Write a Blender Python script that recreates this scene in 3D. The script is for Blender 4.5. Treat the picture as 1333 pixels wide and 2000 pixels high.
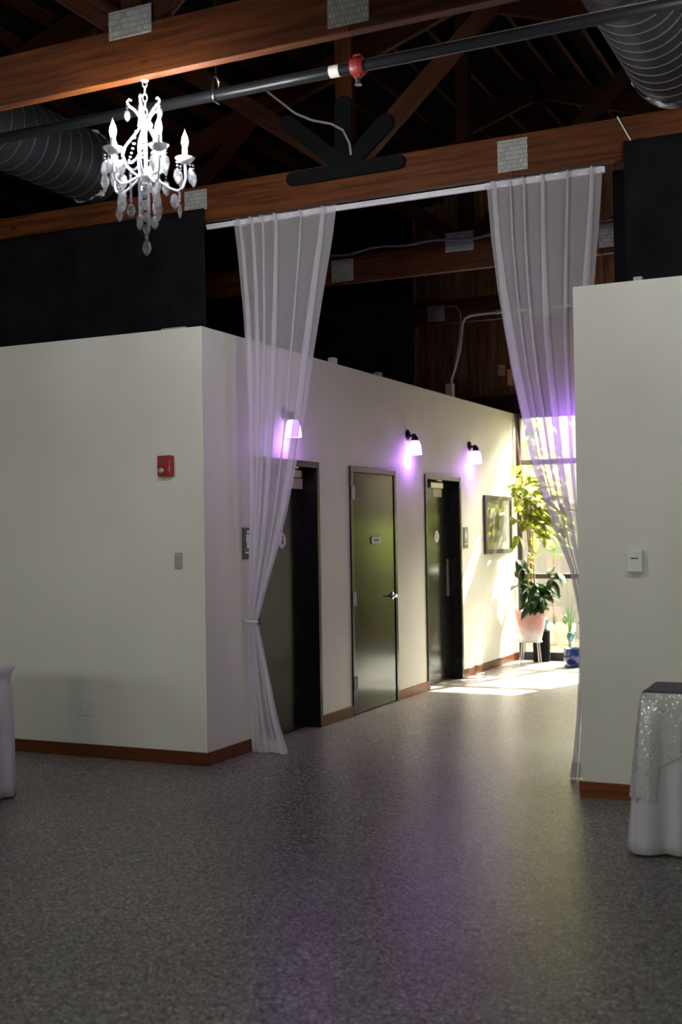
import bpy, bmesh, math, random
from mathutils import Vector, Matrix, Quaternion
PI = math.pi
random.seed(11)
S = bpy.context.scene
for o in list(bpy.data.objects): bpy.data.objects.remove(o)
C = S.collection

# ------------------------------------------------------------------ camera
YAW, PITCH, ROLL, FPX = .4438, .0185, -.0161, 2332.67
CAM = Vector((4.4144, -7.0709, 1.5874))
fw = Vector((-math.sin(YAW)*math.cos(PITCH), math.cos(YAW)*math.cos(PITCH), math.sin(PITCH)))
rt = Vector((math.cos(YAW), math.sin(YAW), 0)); up = rt.cross(fw)
rt, up = rt*math.cos(ROLL)+up*math.sin(ROLL), up*math.cos(ROLL)-rt*math.sin(ROLL)
cd = bpy.data.cameras.new('camera'); cam = bpy.data.objects.new('camera', cd); C.objects.link(cam)
cam.matrix_world = Matrix(((rt.x, up.x, -fw.x, CAM.x), (rt.y, up.y, -fw.y, CAM.y), (rt.z, up.z, -fw.z, CAM.z), (0, 0, 0, 1)))
cd.sensor_fit = 'VERTICAL'; cd.sensor_height = 36; cd.sensor_width = 36
cd.lens = FPX/2000*36; cd.clip_end = 200
cd.dof.use_dof = True; cd.dof.focus_distance = 8.3; cd.dof.aperture_fstop = 2.0
S.camera = cam

# ------------------------------------------------------------------ world, sun, daylight
wd = bpy.data.worlds.new('world'); S.world = wd; wd.use_nodes = True
wn = wd.node_tree.nodes; wl = wd.node_tree.links; wn.clear()
wo = wn.new('ShaderNodeOutputWorld'); wb = wn.new('ShaderNodeBackground'); ws = wn.new('ShaderNodeTexSky')
ws.sky_type = 'NISHITA'; ws.sun_disc = False; ws.sun_elevation = math.radians(40); ws.sun_rotation = math.radians(20)
ws.dust_density = 4.0
wh = wn.new('ShaderNodeHueSaturation'); wh.inputs['Saturation'].default_value = .3; wl.new(ws.outputs[0], wh.inputs['Color'])      # hazy white sky, camera balanced for daylight
wm = wn.new('ShaderNodeMix'); wm.data_type = 'RGBA'; wm.blend_type = 'MULTIPLY'; wm.inputs[0].default_value = 1; wm.inputs[7].default_value = (1.06, .97, .8, 1); wl.new(wh.outputs[0], wm.inputs[6])
wl.new(wm.outputs[2], wb.inputs[0]); wl.new(wb.outputs[0], wo.inputs[0]); wb.inputs[1].default_value = 3.6
SUN_DIR = Vector((-.34, -1, -.9)).normalized()
sl = bpy.data.lights.new('sun', 'SUN'); sl.energy = 66; sl.angle = math.radians(.6); sl.color = (1, .95, .82)
so = bpy.data.objects.new('sun', sl); C.objects.link(so); so.rotation_euler = SUN_DIR.to_track_quat('-Z', 'Y').to_euler(); so.location = (4, 14, 9)
def area(name, loc, direction, sx, sy, energy, col, portal=False):
    l = bpy.data.lights.new(name, 'AREA'); l.shape = 'RECTANGLE'; l.size = sx; l.size_y = sy; l.energy = energy; l.color = col
    o = bpy.data.objects.new(name, l); C.objects.link(o); o.location = loc
    o.rotation_euler = Vector(direction).to_track_quat('-Z', 'Y').to_euler()
    return o
REAR_Y = -12.0
REAR_WIN = [(-3.2, 1.8), (-.4, 1.8), (2.4, 1.8), (5.2, 1.8)]   # centre x, width; unseen windows, added and sized to daylight the hall
for i, (x, w) in enumerate(REAR_WIN):                           # portals: guide the sky light entering through the rear windows
    o = area('rear_window_portal', (x, REAR_Y+.02, 2.75), (0, 1, 0), w-.1, .85, 10, (1, 1, 1)); o.data.cycles.is_portal = True
hp = area('hall_window_portal', (1.05, 7.24, 1.55), (0, -1, 0), 2.0, 2.95, 10, (1, 1, 1)); hp.data.cycles.is_portal = True   # guides sky light through the glazing
S.view_settings.view_transform = 'Standard'; S.view_settings.look = 'None'
S.view_settings.exposure = 0; S.view_settings.gamma = 1; S.view_settings.use_curve_mapping = False

# ------------------------------------------------------------------ materials
MAT = {}
def nmat(name):
    m = bpy.data.materials.new(name); m.use_nodes = True; MAT[name] = m
    nt = m.node_tree; b = nt.nodes['Principled BSDF']
    return m, nt, b
def add(nt, t, **kw):
    n = nt.nodes.new(t)
    for k, v in kw.items(): setattr(n, k, v)
    return n
def ramp(nt, stops):
    r = add(nt, 'ShaderNodeValToRGB'); e = r.color_ramp.elements
    while len(e) < len(stops): e.new(.5)
    for i, (p, c) in enumerate(stops): e[i].position = p; e[i].color = (*c, 1)
    return r
def simple(name, col, rough=.5, metal=0, var=.06, scale=8, bump=0, bscale=60, spec=.5, coat=0):
    m, nt, b = nmat(name); L = nt.links
    tc = add(nt, 'ShaderNodeTexCoord'); nz = add(nt, 'ShaderNodeTexNoise'); nz.inputs['Scale'].default_value = scale; nz.inputs['Detail'].default_value = 4
    L.new(tc.outputs['Object'], nz.inputs['Vector'])
    lo = tuple(max(0, c*(1-var)) for c in col); hi = tuple(min(1, c*(1+var)) for c in col)
    r = ramp(nt, [(.3, lo), (.7, hi)]); L.new(nz.outputs[0], r.inputs[0]); L.new(r.outputs[0], b.inputs['Base Color'])
    b.inputs['Roughness'].default_value = rough; b.inputs['Metallic'].default_value = metal; b.inputs['Specular IOR Level'].default_value = spec
    b.inputs['Coat Weight'].default_value = coat
    if bump:
        n2 = add(nt, 'ShaderNodeTexNoise'); n2.inputs['Scale'].default_value = bscale; L.new(tc.outputs['Object'], n2.inputs['Vector'])
        bp = add(nt, 'ShaderNodeBump'); bp.inputs['Strength'].default_value = bump; bp.inputs['Distance'].default_value = .004
        L.new(n2.outputs[0], bp.inputs['Height']); L.new(bp.outputs[0], b.inputs['Normal'])
    return m
def wood(name, dark, light, rough=.55, gs=(1.2, 22, 22), knots=True):
    m, nt, b = nmat(name); L = nt.links
    tc = add(nt, 'ShaderNodeTexCoord'); mp = add(nt, 'ShaderNodeMapping'); mp.inputs['Scale'].default_value = gs
    oi = add(nt, 'ShaderNodeObjectInfo'); ad = add(nt, 'ShaderNodeVectorMath', operation='ADD')
    L.new(tc.outputs['Object'], ad.inputs[0]); mu = add(nt, 'ShaderNodeMath', operation='MULTIPLY'); mu.inputs[1].default_value = 37
    L.new(oi.outputs['Random'], mu.inputs[0]); L.new(mu.outputs[0], ad.inputs[1]); L.new(ad.outputs[0], mp.inputs[0])
    nz = add(nt, 'ShaderNodeTexNoise'); nz.inputs['Scale'].default_value = 1.6; nz.inputs['Detail'].default_value = 6; nz.inputs['Distortion'].default_value = .6
    L.new(mp.outputs[0], nz.inputs['Vector'])
    r = ramp(nt, [(.3, dark), (.68, light)]); L.new(nz.outputs[0], r.inputs[0])
    hs = add(nt, 'ShaderNodeHueSaturation'); mr = add(nt, 'ShaderNodeMapRange'); mr.inputs['To Min'].default_value = .62; mr.inputs['To Max'].default_value = 1.25
    L.new(oi.outputs['Random'], mr.inputs[0]); L.new(mr.outputs[0], hs.inputs['Value']); L.new(r.outputs[0], hs.inputs['Color'])
    out = hs.outputs[0]
    if knots:
        vo = add(nt, 'ShaderNodeTexVoronoi'); vo.inputs['Scale'].default_value = 2.3
        mp2 = add(nt, 'ShaderNodeMapping'); mp2.inputs['Scale'].default_value = (1, 2.0, 2.0); L.new(ad.outputs[0], mp2.inputs[0]); L.new(mp2.outputs[0], vo.inputs['Vector'])
        kr = ramp(nt, [(.035, (.12, .12, .12)), (.09, (1, 1, 1))]); L.new(vo.outputs['Distance'], kr.inputs[0])
        mx = add(nt, 'ShaderNodeMix', data_type='RGBA', blend_type='MULTIPLY'); mx.inputs[0].default_value = .8
        L.new(out, mx.inputs[6]); L.new(kr.outputs[0], mx.inputs[7]); out = mx.outputs[2]
    L.new(out, b.inputs['Base Color']); b.inputs['Roughness'].default_value = rough; b.inputs['Specular IOR Level'].default_value = .18
    bp = add(nt, 'ShaderNodeBump'); bp.inputs['Strength'].default_value = .25; bp.inputs['Distance'].default_value = .004
    L.new(nz.outputs[0], bp.inputs['Height']); L.new(bp.outputs[0], b.inputs['Normal'])
    return m
def glowmat(name, col, strength, base=(1, 1, 1)):
    m, nt, b = nmat(name); b.inputs['Base Color'].default_value = (*base, 1); b.inputs['Emission Color'].default_value = (*col, 1); b.inputs['Emission Strength'].default_value = strength
    return m
def sheer(name, col, dens, trans=.5):
    m, nt, b = nmat(name); L = nt.links; nt.nodes.remove(b); out = nt.nodes['Material Output']
    tr = add(nt, 'ShaderNodeBsdfTransparent'); df = add(nt, 'ShaderNodeBsdfDiffuse'); tl = add(nt, 'ShaderNodeBsdfTranslucent')
    df.inputs[0].default_value = (*col, 1); tl.inputs[0].default_value = (*col, 1)
    tc = add(nt, 'ShaderNodeTexCoord'); wv = add(nt, 'ShaderNodeTexNoise'); wv.inputs['Scale'].default_value = 420; L.new(tc.outputs['Object'], wv.inputs['Vector'])
    mr = add(nt, 'ShaderNodeMapRange'); mr.inputs['To Min'].default_value = dens-.08; mr.inputs['To Max'].default_value = dens+.08; L.new(wv.outputs[0], mr.inputs[0])
    m1 = add(nt, 'ShaderNodeMixShader'); m1.inputs[0].default_value = trans; L.new(df.outputs[0], m1.inputs[1]); L.new(tl.outputs[0], m1.inputs[2])
    m2 = add(nt, 'ShaderNodeMixShader'); L.new(mr.outputs[0], m2.inputs[0]); L.new(tr.outputs[0], m2.inputs[1]); L.new(m1.outputs[0], m2.inputs[2]); L.new(m2.outputs[0], out.inputs[0])
    return m
def glass(name, tint, gloss=.12, rough=.03):
    m, nt, b = nmat(name); L = nt.links; nt.nodes.remove(b); out = nt.nodes['Material Output']
    tr = add(nt, 'ShaderNodeBsdfTransparent'); tr.inputs[0].default_value = (*tint, 1); gl = add(nt, 'ShaderNodeBsdfGlossy'); gl.inputs['Roughness'].default_value = rough
    lw = add(nt, 'ShaderNodeLayerWeight'); lw.inputs[0].default_value = .35; mr = add(nt, 'ShaderNodeMapRange'); mr.inputs['To Min'].default_value = gloss*.5; mr.inputs['To Max'].default_value = min(1, gloss*5)
    L.new(lw.outputs['Fresnel'], mr.inputs[0])
    mx = add(nt, 'ShaderNodeMixShader'); L.new(mr.outputs[0], mx.inputs[0]); L.new(tr.outputs[0], mx.inputs[1]); L.new(gl.outputs[0], mx.inputs[2]); L.new(mx.outputs[0], out.inputs[0])
    return m
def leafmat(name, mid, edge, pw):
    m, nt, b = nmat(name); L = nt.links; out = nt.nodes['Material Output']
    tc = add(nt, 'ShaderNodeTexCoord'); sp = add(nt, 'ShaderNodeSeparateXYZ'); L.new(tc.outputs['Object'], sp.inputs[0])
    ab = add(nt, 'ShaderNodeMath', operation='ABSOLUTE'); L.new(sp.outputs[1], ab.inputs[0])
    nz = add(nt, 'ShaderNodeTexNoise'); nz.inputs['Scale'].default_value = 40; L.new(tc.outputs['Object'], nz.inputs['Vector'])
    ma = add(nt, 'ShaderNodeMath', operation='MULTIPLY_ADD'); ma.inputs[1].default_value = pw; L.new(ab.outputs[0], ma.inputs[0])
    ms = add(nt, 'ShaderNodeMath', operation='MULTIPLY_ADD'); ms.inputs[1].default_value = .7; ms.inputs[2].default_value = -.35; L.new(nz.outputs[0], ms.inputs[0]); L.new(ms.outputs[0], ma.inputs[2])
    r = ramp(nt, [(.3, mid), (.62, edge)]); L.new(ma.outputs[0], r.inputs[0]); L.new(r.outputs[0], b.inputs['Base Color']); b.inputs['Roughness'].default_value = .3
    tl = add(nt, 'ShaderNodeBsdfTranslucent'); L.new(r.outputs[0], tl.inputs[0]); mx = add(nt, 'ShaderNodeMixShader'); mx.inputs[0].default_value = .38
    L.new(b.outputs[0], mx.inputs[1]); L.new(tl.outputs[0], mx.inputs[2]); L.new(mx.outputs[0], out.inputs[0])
    return m

simple('wall_paint', (.72, .71, .64), .6, var=.02, scale=3, bump=.12, bscale=220)
# speckled epoxy flake floor
m, nt, b = nmat('floor_epoxy'); L = nt.links
tc = add(nt, 'ShaderNodeTexCoord'); vo = add(nt, 'ShaderNodeTexVoronoi'); vo.inputs['Scale'].default_value = 105; L.new(tc.outputs['Object'], vo.inputs['Vector'])
sp = add(nt, 'ShaderNodeSeparateColor'); L.new(vo.outputs['Color'], sp.inputs[0])
r = ramp(nt, [(.0, (.03, .028, .03)), (.18, (.07, .065, .068)), (.3, (.165, .155, .15)), (.62, (.23, .215, .205)), (.86, (.3, .28, .26)), (.95, (.5, .48, .46))]); L.new(sp.outputs[0], r.inputs[0])
nz = add(nt, 'ShaderNodeTexNoise'); nz.inputs['Scale'].default_value = .9; L.new(tc.outputs['Object'], nz.inputs['Vector'])
r2 = ramp(nt, [(.3, (.86, .86, .86)), (.7, (1.08, 1.06, 1.04))]); L.new(nz.outputs[0], r2.inputs[0])
mx = add(nt, 'ShaderNodeMix', data_type='RGBA', blend_type='MULTIPLY'); mx.inputs[0].default_value = 1; L.new(r.outputs[0], mx.inputs[6]); L.new(r2.outputs[0], mx.inputs[7]); L.new(mx.outputs[2], b.inputs['Base Color'])
b.inputs['Roughness'].default_value = .32; b.inputs['Specular IOR Level'].default_value = .3
n2 = add(nt, 'ShaderNodeTexNoise'); n2.inputs['Scale'].default_value = 38; n2.inputs['Detail'].default_value = 5; L.new(tc.outputs['Object'], n2.inputs['Vector'])
bp = add(nt, 'ShaderNodeBump'); bp.inputs['Strength'].default_value = .3; bp.inputs['Distance'].default_value = .005; L.new(n2.outputs[0], bp.inputs['Height']); L.new(bp.outputs[0], b.inputs['Normal'])

wood('beam_wood', (.035, .009, .002), (.115, .033, .007))
wood('web_wood', (.02, .0052, .0013), (.055, .0155, .0035))
wood('plank_wood', (.17, .085, .045), (.4, .22, .12), gs=(1.0, 16, 16))
wood('base_wood', (.11, .03, .01), (.2, .062, .022), .4, knots=False)
wood('bamboo', (.45, .2, .12), (.62, .32, .2), .5, knots=False)
simple('roof_deck', (.006, .0055, .0055), .95, var=.3, spec=.05)
simple('black_cloth', (.009, .009, .0105), .95, var=.3, scale=4, bump=.3, bscale=300, spec=.03)
simple('black_paint', (.01, .01, .009), .25, var=.1, spec=.36)
simple('door_black', (.011, .011, .009), .17, var=.08, spec=.27)
simple('pad_black', (.006, .0065, .007), .85, var=.15, spec=.1)
simple('dark_frame', (.045, .042, .038), .35, var=.1)
simple('steel', (.55, .55, .57), .25, 1, var=.05)
simple('satin_metal', (.5, .48, .44), .38, .85, var=.06)
simple('hinge_metal', (.38, .36, .4), .4, .8)
simple('duct_metal', (.1, .103, .11), .5, .75, var=.2, scale=3)
simple('seam_metal', (.3, .3, .31), .45, .8)
simple('plastic_wrap', (.7, .74, .78), .12, 0, var=.2, bump=.8, bscale=30)
simple('pipe_black', (.016, .017, .019), .33, .2, spec=.3)
simple('white_plastic', (.72, .72, .68), .4)
simple('white_metal', (.62, .62, .6), .4, bump=.1)
simple('rod_white', (.72, .7, .74), .35)
simple('red_plastic', (.36, .012, .015), .35)
simple('red_metal', (.2, .014, .01), .5)
simple('paper', (.62, .56, .42), .7)
simple('plaque_brown', (.11, .095, .075), .4)
simple('plaque_black', (.03, .028, .03), .35)
simple('sign_white', (.75, .72, .72), .5)
simple('sign_grey', (.42, .38, .38), .45)
simple('ink', (.08, .07, .07), .6)
simple('conduit_grey', (.4, .39, .37), .5, .2)
simple('cable_grey', (.3, .29, .31), .6)
simple('tag_cream', (.6, .56, .48), .7)
simple('table_white', (.62, .6, .66), .8, var=.03, bump=.15, bscale=250)
simple('satin_lilac', (.58, .54, .62), .42, var=.08, scale=5)
simple('purple_cloth', (.075, .05, .075), .6, var=.25, scale=30)
simple('frame_dark', (.045, .035, .028), .4)
simple('mat_board', (.75, .74, .7), .8)
simple('window_frame', (.035, .03, .026), .45)
simple('window_rail', (.22, .185, .15), .5)
simple('pot_black', (.006, .006, .006), .8, spec=.1)
simple('pot_blue', (.012, .03, .17), .12, coat=.6)
simple('pot_white', (.7, .68, .62), .5)
simple('soil', (.05, .035, .025), .95, var=.4, scale=60, bump=.6)
simple('stem_brown', (.3, .17, .09), .7, var=.2, scale=40)
simple('fence_white', (.42, .43, .44), .6, var=.05)
simple('stucco', (.4, .35, .27), .9, var=.1)
simple('trunk', (.6, .5, .38), .9, var=.3, scale=12, bump=.5)
simple('gravel_base', (.36, .27, .18), .95, var=.4, scale=25, bump=.8)
simple('gravel', (.5, .36, .24), .9, var=.4, scale=9)
simple('wire_white', (.6, .58, .55), .4, .4)
simple('chandelier_white', (.82, .82, .86), .35, var=.04)
simple('chain_metal', (.55, .5, .45), .4, .5)
simple('sconce_bronze', (.02, .016, .016), .4, .4)
# nail plate: stamped slots in zinc
m, nt, b = nmat('nail_plate'); L = nt.links
tc = add(nt, 'ShaderNodeTexCoord'); mp = add(nt, 'ShaderNodeMapping'); mp.inputs['Scale'].default_value = (1, 1, 1); L.new(tc.outputs['Object'], mp.inputs[0])
bk = add(nt, 'ShaderNodeTexBrick'); bk.offset = .5; bk.inputs['Scale'].default_value = 25; bk.inputs['Mortar Size'].default_value = .03; bk.inputs['Brick Width'].default_value = .45; bk.inputs['Row Height'].default_value = .72
sw = add(nt, 'ShaderNodeSeparateXYZ'); cb = add(nt, 'ShaderNodeCombineXYZ'); L.new(mp.outputs[0], sw.inputs[0]); L.new(sw.outputs[0], cb.inputs[0]); L.new(sw.outputs[2], cb.inputs[1]); L.new(cb.outputs[0], bk.inputs['Vector'])
bk.inputs['Color1'].default_value = (.42, .43, .4, 1); bk.inputs['Color2'].default_value = (.3, .31, .29, 1); bk.inputs['Mortar'].default_value = (.07, .065, .05, 1)
L.new(bk.outputs[0], b.inputs['Base Color']); b.inputs['Roughness'].default_value = .5; b.inputs['Metallic'].default_value = .25
# sequins: bright flecks
m, nt, b = nmat('sequin_cloth'); L = nt.links
tc = add(nt, 'ShaderNodeTexCoord'); vo = add(nt, 'ShaderNodeTexVoronoi'); vo.inputs['Scale'].default_value = 130; L.new(tc.outputs['Object'], vo.inputs['Vector'])
sc = add(nt, 'ShaderNodeSeparateColor'); L.new(vo.outputs['Color'], sc.inputs[0])
b.inputs['Base Color'].default_value = (.55, .54, .56, 1)
mr = add(nt, 'ShaderNodeMapRange'); mr.inputs['From Min'].default_value = .93; mr.inputs['From Max'].default_value = .95; L.new(sc.outputs[0], mr.inputs[0]); L.new(mr.outputs[0], b.inputs['Metallic'])
mr2 = add(nt, 'ShaderNodeMapRange'); mr2.inputs['To Min'].default_value = .1; mr2.inputs['To Max'].default_value = .5; L.new(sc.outputs[1], mr2.inputs[0]); L.new(mr2.outputs[0], b.inputs['Roughness'])
bp = add(nt, 'ShaderNodeBump'); bp.inputs['Strength'].default_value = .5; bp.inputs['Distance'].default_value = .006; L.new(vo.outputs['Color'], bp.inputs['Height']); L.new(bp.outputs[0], b.inputs['Normal'])
# pink to white glazed pot
m, nt, b = nmat('pot_pink'); L = nt.links
tc = add(nt, 'ShaderNodeTexCoord'); sp = add(nt, 'ShaderNodeSeparateXYZ'); L.new(tc.outputs['Object'], sp.inputs[0]); nz = add(nt, 'ShaderNodeTexNoise'); nz.inputs['Scale'].default_value = 9; L.new(tc.outputs['Object'], nz.inputs['Vector'])
ma = add(nt, 'ShaderNodeMath', operation='MULTIPLY_ADD'); ma.inputs[1].default_value = .35; L.new(nz.outputs[0], ma.inputs[0]); L.new(sp.outputs[2], ma.inputs[2])
r = ramp(nt, [(.08, (.72, .66, .66)), (.2, (.66, .4, .38)), (.3, (.6, .3, .26))]); L.new(ma.outputs[0], r.inputs[0]); L.new(r.outputs[0], b.inputs['Base Color']); b.inputs['Roughness'].default_value = .25

sheer('sheer_white', (.86, .85, .89), .47)
glass('window_glass', (.95, .97, .95), .07, .01)
m = glass('crystal', (.9, .92, .96), .75, .1); nt = m.node_tree; out = nt.nodes['Material Output']; src = out.inputs[0].links[0].from_socket
tl = add(nt, 'ShaderNodeBsdfTranslucent'); tl.inputs[0].default_value = (.95, .96, 1, 1); mx = add(nt, 'ShaderNodeMixShader'); mx.inputs[0].default_value = .13
nt.links.new(src, mx.inputs[1]); nt.links.new(tl.outputs[0], mx.inputs[2]); nt.links.new(mx.outputs[0], out.inputs[0])
glass('picture_glass', (.97, .97, .97), .1, .02)
glass('globe_aqua', (.1, .75, .88), .25, .05)
glass('globe_red', (.9, .2, .2), .25, .05)
glass('globe_green', (.35, .85, .2), .25, .05)
glass('strobe_lens', (.85, .85, .85), .35, .08)
leafmat('leaf_variegated', (.24, .31, .03), (.85, .74, .22), 16)
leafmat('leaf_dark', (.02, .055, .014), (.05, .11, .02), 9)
leafmat('leaf_bright', (.1, .3, .03), (.2, .42, .05), 9)
leafmat('leaf_outdoor', (.16, .3, .06), (.45, .5, .14), 7)
glowmat('bulb_glow', (1, 1, 1), 900)
glowmat('shade_glow', (.62, .28, 1), 6, (.9, .85, .95))
M = MAT

# ------------------------------------------------------------------ mesh helpers
class MB:
    def __init__(s): s.v = []; s.f = []
    def quad(s, a, b, c, d):
        n = len(s.v); s.v += [a, b, c, d]; s.f.append((n, n+1, n+2, n+3)); return s
    def box(s, x0, x1, y0, y1, z0, z1):
        n = len(s.v)
        s.v += [(x0, y0, z0), (x1, y0, z0), (x1, y1, z0), (x0, y1, z0), (x0, y0, z1), (x1, y0, z1), (x1, y1, z1), (x0, y1, z1)]
        s.f += [tuple(n+i for i in q) for q in ((3, 2, 1, 0), (4, 5, 6, 7), (0, 1, 5, 4), (1, 2, 6, 5), (2, 3, 7, 6), (3, 0, 4, 7))]; return s
    def tube(s, pts, rad, seg=8, cap=True, closed=False):
        pts = [Vector(p) for p in pts]; k = len(pts); rr = rad if isinstance(rad, (list, tuple)) else [rad]*k
        n0 = len(s.v); prev = None
        for i, p in enumerate(pts):
            if closed: t = pts[(i+1) % k]-pts[i-1]
            else: t = pts[min(i+1, k-1)]-pts[max(i-1, 0)]
            t.normalize()
            if prev is None:
                a = Vector((0, 0, 1)) if abs(t.z) < .9 else Vector((1, 0, 0)); nx = t.cross(a).normalized()
            else:
                nx = (prev-t*prev.dot(t)); nx = nx.normalized() if nx.length > 1e-6 else prev
            prev = nx; ny = t.cross(nx)
            for j in range(seg):
                a = 2*PI*j/seg; s.v.append(tuple(p+(nx*math.cos(a)+ny*math.sin(a))*rr[i]))
        m = k if closed else k-1
        for i in range(m):
            for j in range(seg):
                a = n0+i*seg+j; b = n0+i*seg+(j+1) % seg; c = n0+((i+1) % k)*seg+(j+1) % seg; d = n0+((i+1) % k)*seg+j
                s.f.append((a, b, c, d))
        if cap and not closed:
            s.f.append(tuple(n0+j for j in reversed(range(seg)))); s.f.append(tuple(n0+(k-1)*seg+j for j in range(seg)))
        return s
    def lathe(s, prof, c=(0, 0, 0), seg=24, axis='Z'):
        n0 = len(s.v)
        for r, z in prof:
            for j in range(seg):
                a = 2*PI*j/seg; p = (r*math.cos(a), r*math.sin(a), z)
                if axis == 'X': p = (p[2], p[0], p[1])
                if axis == 'Y': p = (p[0], p[2], p[1])
                s.v.append((p[0]+c[0], p[1]+c[1], p[2]+c[2]))
        for i in range(len(prof)-1):
            for j in range(seg):
                s.f.append((n0+i*seg+j, n0+i*seg+(j+1) % seg, n0+(i+1)*seg+(j+1) % seg, n0+(i+1)*seg+j))
        return s
    def grid(s, rows):
        n0 = len(s.v); w = len(rows[0])
        for r in rows: s.v += [tuple(p) for p in r]
        for i in range(len(rows)-1):
            for j in range(w-1):
                a = n0+i*w+j; s.f.append((a, a+1, a+w+1, a+w))
        return s
    def prism(s, poly, x0, x1, axis='X'):
        # poly in the two other axes (order: for X -> (y,z); for Y -> (x,z); for Z -> (x,y))
        n = len(s.v); k = len(poly)
        def mk(p, t): return {'X': (t, p[0], p[1]), 'Y': (p[0], t, p[1]), 'Z': (p[0], p[1], t)}[axis]
        s.v += [mk(p, x0) for p in poly]+[mk(p, x1) for p in poly]
        s.f.append(tuple(range(n, n+k))); s.f.append(tuple(reversed(range(n+k, n+2*k))))
        for i in range(k): s.f.append((n+i, n+(i+1) % k, n+k+(i+1) % k, n+k+i))
        return s
    def build(s, name, mat, parent=None, smooth=False, bevel=0, solid=0, origin=None):
        me = bpy.data.meshes.new(name); 
        if origin is None:
            lo = [min(v[i] for v in s.v) for i in range(3)]; hi = [max(v[i] for v in s.v) for i in range(3)]
            origin = Vector(((lo[0]+hi[0])/2, (lo[1]+hi[1])/2, (lo[2]+hi[2])/2))
        else: origin = Vector(origin)
        me.from_pydata([tuple(Vector(v)-origin) for v in s.v], [], s.f)
        bm = bmesh.new(); bm.from_mesh(me); bmesh.ops.recalc_face_normals(bm, faces=bm.faces)
        if bevel: bmesh.ops.bevel(bm, geom=[e for e in bm.edges if len(e.link_faces) == 2 and e.calc_face_angle(0) > .5], offset=bevel, segments=2, affect='EDGES', profile=.7)
        bm.to_mesh(me); bm.free()
        if smooth:
            for p in me.polygons: p.use_smooth = True
        me.materials.append(M[mat] if isinstance(mat, str) else mat)
        o = bpy.data.objects.new(name, me); C.objects.link(o)
        if parent is not None:
            o.parent = parent; o.location = origin-wloc(parent)
        else: o.location = origin
        if solid: md = o.modifiers.new('thickness', 'SOLIDIFY'); md.thickness = solid; md.offset = 0
        return o
def wloc(o):
    l = Vector(o.location)
    while o.parent is not None: o = o.parent; l += o.location
    return l
def thing(name, label, cat, loc=(0, 0, 0), group=None, kind=None):
    o = bpy.data.objects.new(name, None); C.objects.link(o); o.location = loc; o.empty_display_size = .05
    return tag(o, label, cat, group, kind)
def tag(o, label, cat=None, group=None, kind=None):
    o['label'] = label
    if cat: o['category'] = cat
    if group: o['group'] = group
    if kind: o['kind'] = kind
    return o
def struct(o, label, cat): return tag(o, label, cat, None, 'structure')
def copy_tree(o, parent=None):
    c = o.copy(); C.objects.link(c); c.parent = parent
    for ch in list(o.children): copy_tree(ch, c)
    return c
def beam(name, p0, p1, w, h, mat, parent, bevel=.004, upv=(0, 1, 0)):
    # box along local X; w along local Y, h along local Z
    p0 = Vector(p0); p1 = Vector(p1); d = p1-p0; l = d.length
    o = MB().box(-l/2, l/2, -w/2, w/2, -h/2, h/2).build(name, mat, None, bevel=bevel, origin=(0, 0, 0))
    x = d.normalized(); y = Vector(upv); y = (y-x*y.dot(x)).normalized(); z = x.cross(y)
    o.rotation_euler = Matrix((x, y, z)).transposed().to_euler()
    c = (p0+p1)/2
    if parent is not None: o.parent = parent; o.location = c-wloc(parent)
    else: o.location = c
    return o
def text_mesh(txt, size, loc, rot, mat, parent, name='lettering', depth=.0006):
    cu = bpy.data.curves.new(name, 'FONT'); cu.body = txt; cu.size = size; cu.extrude = depth; cu.align_x = 'CENTER'; cu.align_y = 'CENTER'
    t = bpy.data.objects.new(name, cu); C.objects.link(t); bpy.context.view_layer.update()
    me = bpy.data.meshes.new_from_object(t.evaluated_get(bpy.context.evaluated_depsgraph_get())); bpy.data.objects.remove(t)
    me.materials.clear(); me.materials.append(M[mat]); o = bpy.data.objects.new(name, me); C.objects.link(o)
    o.rotation_euler = rot; o.parent = parent; o.location = Vector(loc)-wloc(parent)
    return o

# ------------------------------------------------------------------ setting
H = 3.05
XH = 2.62                    # right side of the hallway opening
YE = 7.3                     # glazed end of the hallway
X0, X1 = -6.5, 8.5
struct(MB().box(X0, X1, REAR_Y, 7.36, -.1, 0).build('floor', 'floor_epoxy'), 'grey speckled epoxy floor of the hall and hallway', 'floor')
struct(MB().box(X0, -.12, 0, .12, 0, H).box(-.12, 0, 0, .12, 0, H).build('wall_left', 'wall_paint'), 'off-white partition wall with the red fire alarm on it', 'wall')
struct(MB().box(XH, X1, 0, .12, 0, H).build('wall_right', 'wall_paint'), 'off-white partition wall behind the sequinned table', 'wall')
DOORS = [(.72, 1.78), (2.385, 3.415), (4.18, 5.24)]            # outer edges of the door frames
DT = 2.184
mb = MB(); y = .12
for a, c in DOORS:
    mb.box(-.16, 0, y, a+.01, 0, H); mb.box(-.16, 0, a+.01, c-.01, DT-.01, H); y = c-.01
mb.box(-.16, 0, y, YE, 0, H)
struct(mb.build('wall_hallway', 'wall_paint'), 'off-white hallway wall with three black doors and purple sconces', 'wall')
struct(MB().box(XH, XH+.12, .12, YE, 0, H).build('wall_hallway_right', 'wall_paint'), 'off-white side wall of the hallway behind the right-hand curtain', 'wall')
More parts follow.
